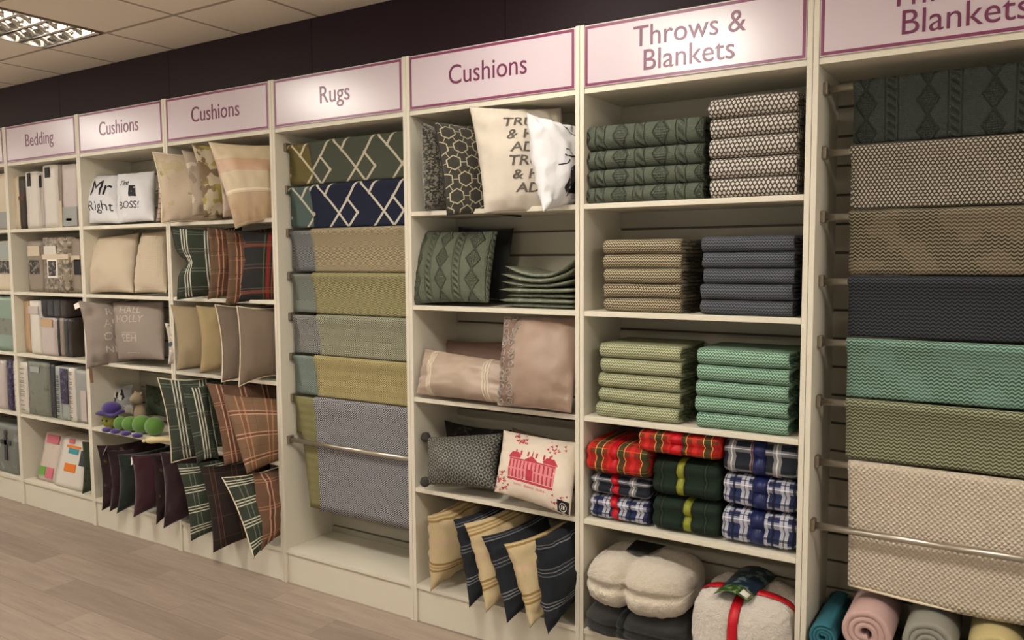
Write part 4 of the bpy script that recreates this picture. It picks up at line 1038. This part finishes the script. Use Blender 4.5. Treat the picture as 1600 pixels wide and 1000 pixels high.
# ------------------------------------------------------------------ unit with printed and maroon cushions
G = 'cushions below the leftmost Cushions sign'
c = cushion(M['white_cotton'], (-2.753, 0.130, 2.303), (-2.652, 0.030, 1.984), 'white cushion printed Mr Right', G, TR=(-2.472, 0.150, 2.293), BR=(-2.320, 0.040, 1.972), T=.10, seed=60, k=.03)
c.lettering('Mr', .17, M['black'], .0, .30, shear=.15, xs=1.05); c.lettering('Right', .095, M['black'], .0, -.42, xs=1.2)
c = cushion(M['white_cotton'], (-2.434, 0.100, 2.291), (-2.283, 0.000, 1.973), 'white cushion printed The Boss', G, TR=(-2.109, 0.140, 2.294), BR=(-1.958, 0.020, 1.980), T=.10, seed=61, k=.03)
c.lettering('The', .06, M['black'], -.28, .42, shear=.25); c.lettering('BOSS!', .07, M['black'], -.08, -.46, shear=.2); c.decal([[(-.03, -.04), (.03, -.04), (.03, .04), (-.03, .04)]], M['black'], 'logo_block', uc=.2, vc=.08)
cushion(M['cream_plain'], (-2.762, 0.130, 1.902), (-2.663, 0.020, 1.536), 'plain cream cushion on the left of the second shelf', G, TR=(-2.322, 0.160, 1.923), BR=(-2.223, 0.040, 1.543), T=.13, seed=62, k=.05)
cushion(M['cream_weave'], (-2.234, 0.120, 1.916), (-2.155, 0.000, 1.546), 'cream textured cushion at the right of the second shelf', G, TR=(-2.005, 0.140, 1.928), BR=(-1.861, 0.020, 1.551), T=.11, seed=63, k=.03)
c = cushion(M['grey_script'], (-2.614, -0.090, 1.493), (-2.504, -0.120, 1.068), 'grey cushion with pale lettering, jutting out past the upright', G, w=.36, yaw=72, T=.12, seed=64, wr=.008)
for i, t in enumerate(['R', 'AF', 'OR', 'NE']): c.lettering(t, .07, M['script_ink'], -.15, .6 - .38 * i)
c.tagcard(-.85, .95, M['white'], .06, .035, (-.8, -.3, -.35)); c.tagcard(-.9, -.9, M['kraft'], .10, .035, (.1, 0, -1))
c = cushion(M['grey_script'], (-2.517, 0.080, 1.479), (-2.351, 0.000, 1.125), 'grey cushion covered in pale lettering, square on the third shelf', G, TR=(-2.040, 0.120, 1.496), BR=(-1.911, 0.020, 1.146), T=.10, seed=65, k=.03)
for i, t in enumerate(['HALL', 'HOLLY', '___', 'EEH', '___']): c.lettering(t, .07, M['script_ink'], -.1, .66 - .33 * i, xs=1.2)
K('penguin', patches('9a9c9c', ['c8c4ba'], 6, .55))
c = cushion(M['penguin'], (-2.829, 0.200, 0.906), (-2.811, 0.180, 0.699), 'small grey cushion printed with penguins, behind the caterpillar', G, TR=(-2.544, 0.220, 0.926), BR=(-2.527, 0.200, 0.724), T=.06, seed=66)
c.decal([[(x + .011 * math.cos(t * PI / 5), y + .024 * math.sin(t * PI / 5)) for t in range(10)] for x, y in ((-.05, .05), (-.02, .03), (.0, -.01), (.02, .03), (.06, .05), (.075, .02))], M['black'], 'penguin_print')
cushion(M['moss'], (-2.441, 0.240, 0.931), (-2.424, 0.220, 0.722), 'dark green cushion behind the plush toys', G, w=.2, yaw=10, T=.06, seed=67)
# meerkat like plush
o = empty('plush_toy', (-2.332, 0.120, 0.765), 'beige long bodied plush animal sitting behind the caterpillar', 'soft toy')
p = Vector(o.location); p.z = .661; o.location = p; o.scale = (1.3, 1.2, 1.4)
mb = MB(p); mb.blob(p + Vector((0, 0, .06)), (.035, .03, .062)); mb.build('body', M['plush_tan'], o)
mb = MB(p); mb.blob(p + Vector((-.003, -.01, .145)), (.03, .03, .03), 12, lambda q, d: q + Vector((0, -.014, -.004)) * max(0, -d.y) ** 3); mb.build('head', M['plush_tan'], o)
for sx in (-1, 1):
    mb = MB(p); mb.blob(p + Vector((sx * .024 - .003, -.005, .17)), (.008, .005, .009), 8); mb.build('ear', M['plush_tan'], o)
    mb = MB(p); mb.blob(p + Vector((sx * .010 - .003, -.038, .152)), .0035, 6); mb.build('eye', M['black'], o)
    mb = MB(p); mb.blob(p + Vector((sx * .03, -.03, .014)), (.014, .03, .013), 8); mb.build('foot', M['plush_tan'], o)
# caterpillar
p0 = Vector((-2.510, 0.050, 0.721)); p0.z = .661
o = empty('plush_caterpillar', p0, 'long green plush caterpillar wearing a purple hat, lying along the shelf', 'soft toy')
segs = [(-.0, .05, .05), (.09, .05, .048), (.185, .05, .054), (.30, .045, .063), (.42, .04, .063)]
hc = p0 + Vector((-.02, -.01, .055))
mb = MB(p0); mb.blob(hc, (.062, .05, .052)); mb.build('head', M['plush_lime'], o)
for sx in (-1, 1):
    mb = MB(p0); mb.blob(hc + Vector((sx * .02 + .01, -.047, .005)), .007, 8); mb.build('eye', M['black'], o)
mb = MB(p0); mb.blob(hc + Vector((0, 0, .05)), (.095, .085, .016), 14, lambda q, d: q + Vector((0, 0, .012 * math.sin(math.atan2(d.y, d.x) * 3)))); mb.blob(hc + Vector((.015, 0, .08)), (.062, .058, .042)); mb.build('hat', M['plush_purple'], o)
for i, (dx, dy, r_) in enumerate(segs[1:]):
    mb = MB(p0); mb.blob(p0 + Vector((dx, -.01 + .005 * i, r_ * .93)), (r_ * .95, r_ * .9, r_ * .93), 14); mb.build('body_segment', M['plush_green'], o)
for dx in (.06, .15, .26, .38):
    mb = MB(p0); mb.blob(p0 + Vector((dx, -.085, .014)), (.035, .03, .016), 10); mb.build('foot', M['plush_purple'], o)
mb = MB((-1.945, -0.050, 0.660)); pf = Vector((-1.945, -0.050, 0.660)); pf.z = .672
mb = MB(pf); mb.tube([pf + Vector((.16, .06, -.0)), pf + Vector((.08, .02, .005)), pf + Vector((.0, -.02, .002)), pf + Vector((-.02, -.03, -.004))], [.012, .016, .022, .014], 10)
for k in (-1, 0, 1): mb.blob(pf + Vector((-.03, -.03 + k * .014, -.003)), (.016, .009, .010), 8)
ob = mb.build('plush_paw', M['plush_cream']); ob.location = pf; tag(ob, 'cream plush paw sticking out over the shelf edge', 'soft toy')
# maroon row in the base
MG = 'dark velvet cushions in the base'
for i, (tl, bl, mt, yaw, lb) in enumerate([
  ((-2.463, -0.100, 0.585), (-2.422, -0.110, 0.174), 'bronze', 66, 'dark maroon and bronze velvet cushion, leftmost in the base'),
  ((-2.404, -0.070, 0.553), (-2.372, -0.090, 0.169), 'oxblood', 72, 'maroon velvet cushion behind the bronze one'),
  ((-2.272, -0.080, 0.548), (-2.247, -0.120, 0.186), 'bottle', 70, 'bottle green velvet cushion among the maroon ones'),
  ((-2.131, -0.080, 0.561), (-2.075, -0.120, 0.191), 'oxblood2', 66, 'wine red velvet cushion in the middle of the base'),
  ((-1.901, -0.100, 0.591), (-1.832, -0.130, 0.192), 'bronze', 66, 'dark patterned velvet cushion, second from the right in the base'),
  ((-1.812, -0.100, 0.625), (-1.751, -0.140, 0.186), 'oxblood', 60, 'deep maroon velvet cushion at the right end of the base')]):
    c = cushion(M[mt], tl, bl, lb, MG, w=.36, yaw=yaw, T=.09, dt=.02, db=.08, seed=70 + i, wr=.006)
    if i in (0, 2): c.tagcard(-.7 if i == 0 else -.6, .96, M['white'], .05, .035, (.5, -.6, -.4) if i == 0 else (.4, -.3, -1))

# ------------------------------------------------------------------ bedding packets
K('pk_white', hx('cfc9be'), rough=.35, spec=.6); K('pk_cream', hx('c9baa0'), rough=.35, spec=.6); K('pk_lilac', hx('b8aca6'), rough=.35, spec=.6); K('pk_grey', hx('8f918c'), rough=.35, spec=.6)
K('pk_brown', hx('332a24'), rough=.4); K('pk_taupe', hx('8a7e70'), rough=.4); K('pk_sage', hx('7b9080'), rough=.35, spec=.6); K('pk_dark', hx('2f3032'), rough=.4, spec=.5)
K('pk_patchwork', patches('8a7c66', ['6f6453', 'a89d88', '564c40'], 26, .55), rough=.4, spec=.5)
K('pk_leaf', patches('74776a', ['5c6056'], 16, .6), rough=.35, spec=.5); K('pk_fig', patches('6f736c', ['85898a'], 12, .6), rough=.4, spec=.5)
K('pk_baby', patches('cdbfb2', ['b9a89a'], 12, .6), rough=.35, spec=.6); K('pk_purple', patches('322c48', ['5a5078', '1c1a28'], 24, .55), rough=.35); K('pk_pink', hx('c06a76')); K('pk_orange', hx('d8772c')); K('pk_teal', hx('3f8c98')); K('pk_peach', hx('b89c7c'))
K('pk_green', hx('6a9a48')); K('pk_silver', hx('9aa09a'), rough=.3); K('pk_photo', patches('3a342c', ['8a8276', '1c1814'], 30, .5), rough=.3)
xq = lambda a: a[0]
def pk(pa, pb, y0, y1, z0, h, mat, label, **kw):
    return pack(xq(pa), xq(pb), y0, y1, z0 + .001, z0 + h, M[mat], label, **kw)
z = LV[0]
o = pk((-3.625, 0.040, 2.051), (-3.530, 0.040, 2.048), .04, .32, z, .375, 'pk_cream', 'slim cream bedding packet at the left end of the top shelf')
o = pk((-3.542, 0.050, 2.049), (-3.457, 0.050, 2.047), .05, .32, z, .37, 'pk_brown', 'slim dark brown bedding packet on the top shelf'); patch(o, .1, .9, .55, .62, M['tart_brown'], 'band'); 
o = pk((-3.405, 0.030, 2.044), (-3.253, 0.030, 2.040), .03, .31, z, .39, 'pk_white', 'white bedding packet with a black label near the top'); patch(o, .25, .5, .74, .97, M['black'])
o = pk((-3.283, 0.050, 2.041), (-3.226, 0.050, 2.039), .05, .31, z, .37, 'pk_lilac', 'thin lilac grey packet between two white ones'); patch(o, .1, .9, .75, .97, M['black'])
o = pk((-3.180, 0.030, 2.037), (-3.023, 0.030, 2.032), .03, .31, z, .42, 'pk_white', 'taller white bedding packet with an oval dark emblem'); patch(o, .25, .6, .80, .96, M['black'], 'emblem')
o = pk((-3.051, 0.050, 2.034), (-2.989, 0.050, 2.032), .05, .31, z, .42, 'pk_taupe', 'grey taupe bedding packet beside the big lilac one'); patch(o, 0, 1, 0, .42, M['pk_cream'], 'band')
o = pk((-2.946, 0.030, 2.030), (-2.773, 0.030, 2.025), .03, .31, z, .41, 'pk_lilac', 'large pale lilac bedding packet with a grey lower band'); patch(o, .02, .98, .02, .32, M['pk_grey'], 'band'); patch(o, .25, .6, .1, .14, M['black'], 'caption')
z = LV[1]
o = pk((-3.486, 0.060, 1.600), (-3.293, 0.060, 1.602), .06, .32, z, .355, 'pk_taupe', 'taupe bedding packet with a small photo, left of the patchwork one', lean=.0); patch(o, .1, .9, .70, .90, M['pk_cream'], 'card'); patch(o, .2, .8, .35, .62, M['pk_photo'], 'photo_card')
o = pk((-3.205, 0.020, 1.605), (-2.888, 0.020, 1.608), .02, .31, z, .375, 'pk_patchwork', 'large brown patchwork bedding packet wrapped with a pale ribbon'); patch(o, .0, 1, .60, .69, M['pk_cream'], 'ribbon'); patch(o, .1, .55, .69, .84, M['pk_white'], 'bow_card', off=.005); f_ = patch(o, .2, .58, .27, .60, M['white'], 'label_card', off=.004); patch(o, .24, .54, .30, .57, M['pk_photo'], 'photo_card', off=.005)
o = pk((-2.916, 0.040, 1.607), (-2.787, 0.040, 1.609), .04, .31, z, .36, 'pk_taupe', 'plain taupe bedding packet right of the patchwork one'); patch(o, .0, 1, .60, .69, M['pk_cream'], 'ribbon'); patch(o, .45, 1.0, .34, .62, M['black'], 'photo_card')
z = LV[2]
o = pk((-3.573, 0.060, 1.143), (-3.504, 0.060, 1.147), .06, .32, z, .37, 'pk_peach', 'thin beige bedding packet on the third shelf')
o = pk((-3.436, 0.030, 1.153), (-3.310, 0.030, 1.160), .03, .32, z, .375, 'pk_white', 'pale white lilac bedding packet on the third shelf'); patch(o, .0, 1, .75, .9, M['pk_lilac'], 'band')
o = pk((-3.302, 0.030, 1.160), (-3.123, 0.030, 1.170), .03, .32, z, .26, 'pk_lilac', 'grey beige bedding packet with an orange label'); patch(o, .1, .9, .76, .98, M['pk_peach'], 'label_card')
for k, lb in enumerate(['first', 'second', 'third', 'fourth']):
    pk((-3.152, 0.050, 1.166) if k == 0 else (xq((-3.152, 0.050, 1.166)) + k * .052, 0, 0), (xq((-3.152, 0.050, 1.166)) + k * .052 + .046, 0, 0), .05, .32, z, .265, ['pk_dark', 'pk_taupe', 'pk_dark', 'pk_brown'][k], 'slim dark sheet packet, %s from the left of the four upright ones' % lb)
for k in range(4):
    x_ = xq((-3.332, 0.050, 1.157)) + k * .085
    pack(x_, x_ + .08, .05, .31, z + .268, z + .268 + .125, M['pk_dark' if k < 3 else 'pk_brown'], 'dark grey packet lying on top of the others, %s from the left' % ['first', 'second', 'third', 'fourth'][k])
z = LV[3]
o = pk((-3.608, 0.020, 0.684), (-3.503, 0.020, 0.694), .02, .32, z, .37, 'pk_white', 'white bedding packet with tall vertical lettering down its front'); spine_print(o, M['pk_taupe'], 1, .62, 10)
o = pk((-3.510, 0.030, 0.692), (-3.227, 0.030, 0.719), .03, .32, z, .385, 'pk_leaf', 'grey green floral bedding packet on the fourth shelf'); patch(o, .2, .6, .80, .90, M['pk_silver'], 'label_card')
o = pk((-3.238, 0.040, 0.716), (-3.173, 0.040, 0.722), .04, .32, z, .385, 'pk_dark', 'dark grey spine of a bedding packet beside the floral one')
o = pk((-3.146, 0.030, 0.727), (-3.081, 0.030, 0.733), .03, .31, z, .37, 'pk_silver', 'narrow silver grey packet with vertical lettering, left of the purple one'); spine_print(o, M['pk_dark'], 2, .6, 10, .05, .85)
o = pk((-3.073, 0.030, 0.734), (-2.986, 0.030, 0.742), .03, .31, z, .37, 'pk_silver', 'packet with a deep purple photo panel'); patch(o, .0, 1, .32, .97, M['pk_purple'], 'photo_card')
o = pk((-2.979, 0.030, 0.743), (-2.916, 0.030, 0.749), .03, .31, z, .37, 'pk_white', 'narrow pale packet with vertical lettering, right of the purple one'); spine_print(o, M['pk_taupe'], 3, .5, 10)
o = pk((-2.923, 0.040, 0.746), (-2.781, 0.040, 0.760), .04, .31, z, .36, 'pk_grey', 'plain grey lilac packet at the right end of the fourth shelf'); patch(o, .5, .95, .05, .62, M['pk_lilac'], 'band')
z = .185
o = pk((-3.495, 0.050, 0.226), (-3.273, 0.050, 0.257), .05, .2, z, .33, 'pk_baby', 'pale baby bedding packet with a pink and green print', lean=.25); patch(o, .1, .45, .12, .3, M['pk_green'], 'print', lean=.25); patch(o, .5, .9, .08, .3, M['pk_pink'], 'print', lean=.25); patch(o, .2, .9, .8, .97, M['pk_pink'], 'band', lean=.25)
o = pk((-3.235, 0.030, 0.176), (-2.906, 0.030, 0.225), .03, .18, z, .33, 'pk_white', 'white child bedding packet with orange and blue patches', lean=.25)
for (a_, b_, c_, d_, mm) in ((.3, .7, .34, .5, 'pk_orange'), (.35, .7, .70, .80, 'pk_teal'), (.25, .75, .82, .86, 'pk_orange'), (.3, .5, .9, .99, 'pk_pink'), (.8, .98, .5, .8, 'pk_dark')): patch(o, a_, b_, c_, d_, M[mm], 'print', lean=.25)
cushion(M['moss'], (-2.804, 0.000, 0.550), (-2.833, 0.000, 0.190), 'dark green cushion standing at the right end of the bedding base', 'bedding cushions', w=.26, yaw=58, T=.06, seed=90)
# far left unit
GA = 'bedding on the far left unit'
def pa(x0, x1, z, h, mat, lb): return pack(x0, x1, .03, .31, z + .001, z + h, M[mat], lb, group=GA)
o = pa(-4.02, -3.64, LV[0], .40, 'pk_cream', 'cream bedding packet with grey band on the far left top shelf'); patch(o, 0, 1, .03, .32, M['pk_grey'], 'band'); pa(-4.42, -4.04, LV[0], .38, 'pk_white', 'white packet beyond the cream one at the far left')
o = pa(-4.02, -3.64, LV[1], .36, 'pk_cream', 'cream packet with a dark photo strip at the far left'); patch(o, .1, .95, .35, .6, M['pk_photo'], 'photo_card'); patch(o, 0, 1, .62, .98, M['pk_silver'], 'band')
o = pa(-4.02, -3.64, LV[2], .40, 'pk_sage', 'sage green bedding packet at the far left edge'); patch(o, .0, 1, .3, .6, M['pk_leaf'], 'print')
o = pa(-3.80, -3.72, LV[3], .37, 'pk_purple', 'purple fronted packet at the far left'); o = pa(-3.70, -3.64, LV[3], .37, 'pk_white', 'white packet with small lettering at the far left'); spine_print(o, M['pk_taupe'], 4, .5, 8); pa(-4.1, -3.82, LV[3], .36, 'pk_lilac', 'lilac packet left of the purple fronted one')
o = pa(-4.02, -3.67, .185, .36, 'pk_fig', 'grey packet printed with a dark standing figure shape at the far left')
mb = MB(); w_ = o['_w'] / 2; y_ = -.14 - .012
mb.box(-.02, .02, y_, y_ + .004, .10, .27).box(-.07, .07, y_, y_ + .004, .215, .25); mb.blob((0, y_ + .002, .30), (.022, .003, .026), 8); mb.build('figure_print', M['pk_dark'], o, False)
pa(-4.42, -4.05, .185, .33, 'pk_grey', 'grey packet beside the figure print at the far left')
for i, z in enumerate(LV[1:4]): pa(-4.42 if i < 2 else -4.42, -4.06 if i < 2 else -4.12, z, .35, ['pk_lilac', 'pk_cream', 'pk_white'][i], ['lilac', 'cream', 'white'][i] + ' packet hidden at the outer end of the far left unit')
for o in D.objects:
    for k in ('_w', '_d', '_b'):
        if k in o: del o[k]

# ------------------------------------------------------------------ light
wd = D.worlds.new('world'); C.world = wd; wd.use_nodes = True
NT = wd.node_tree; bg = NT.nodes['Background']; bg.inputs[0].default_value = hx('fff4e4')
_, _, dz_ = sep(tc('Generated')); put(bg.inputs[1], (dz_ < 0.0) * .85 + .09)      # dim shop around, lit floor beyond the modelled part
vs = C.view_settings; C.display_settings.display_device = 'sRGB'; vs.view_transform = 'Standard'; vs.look = 'None'; vs.gamma = 1; vs.use_curve_mapping = False; vs.exposure = .24
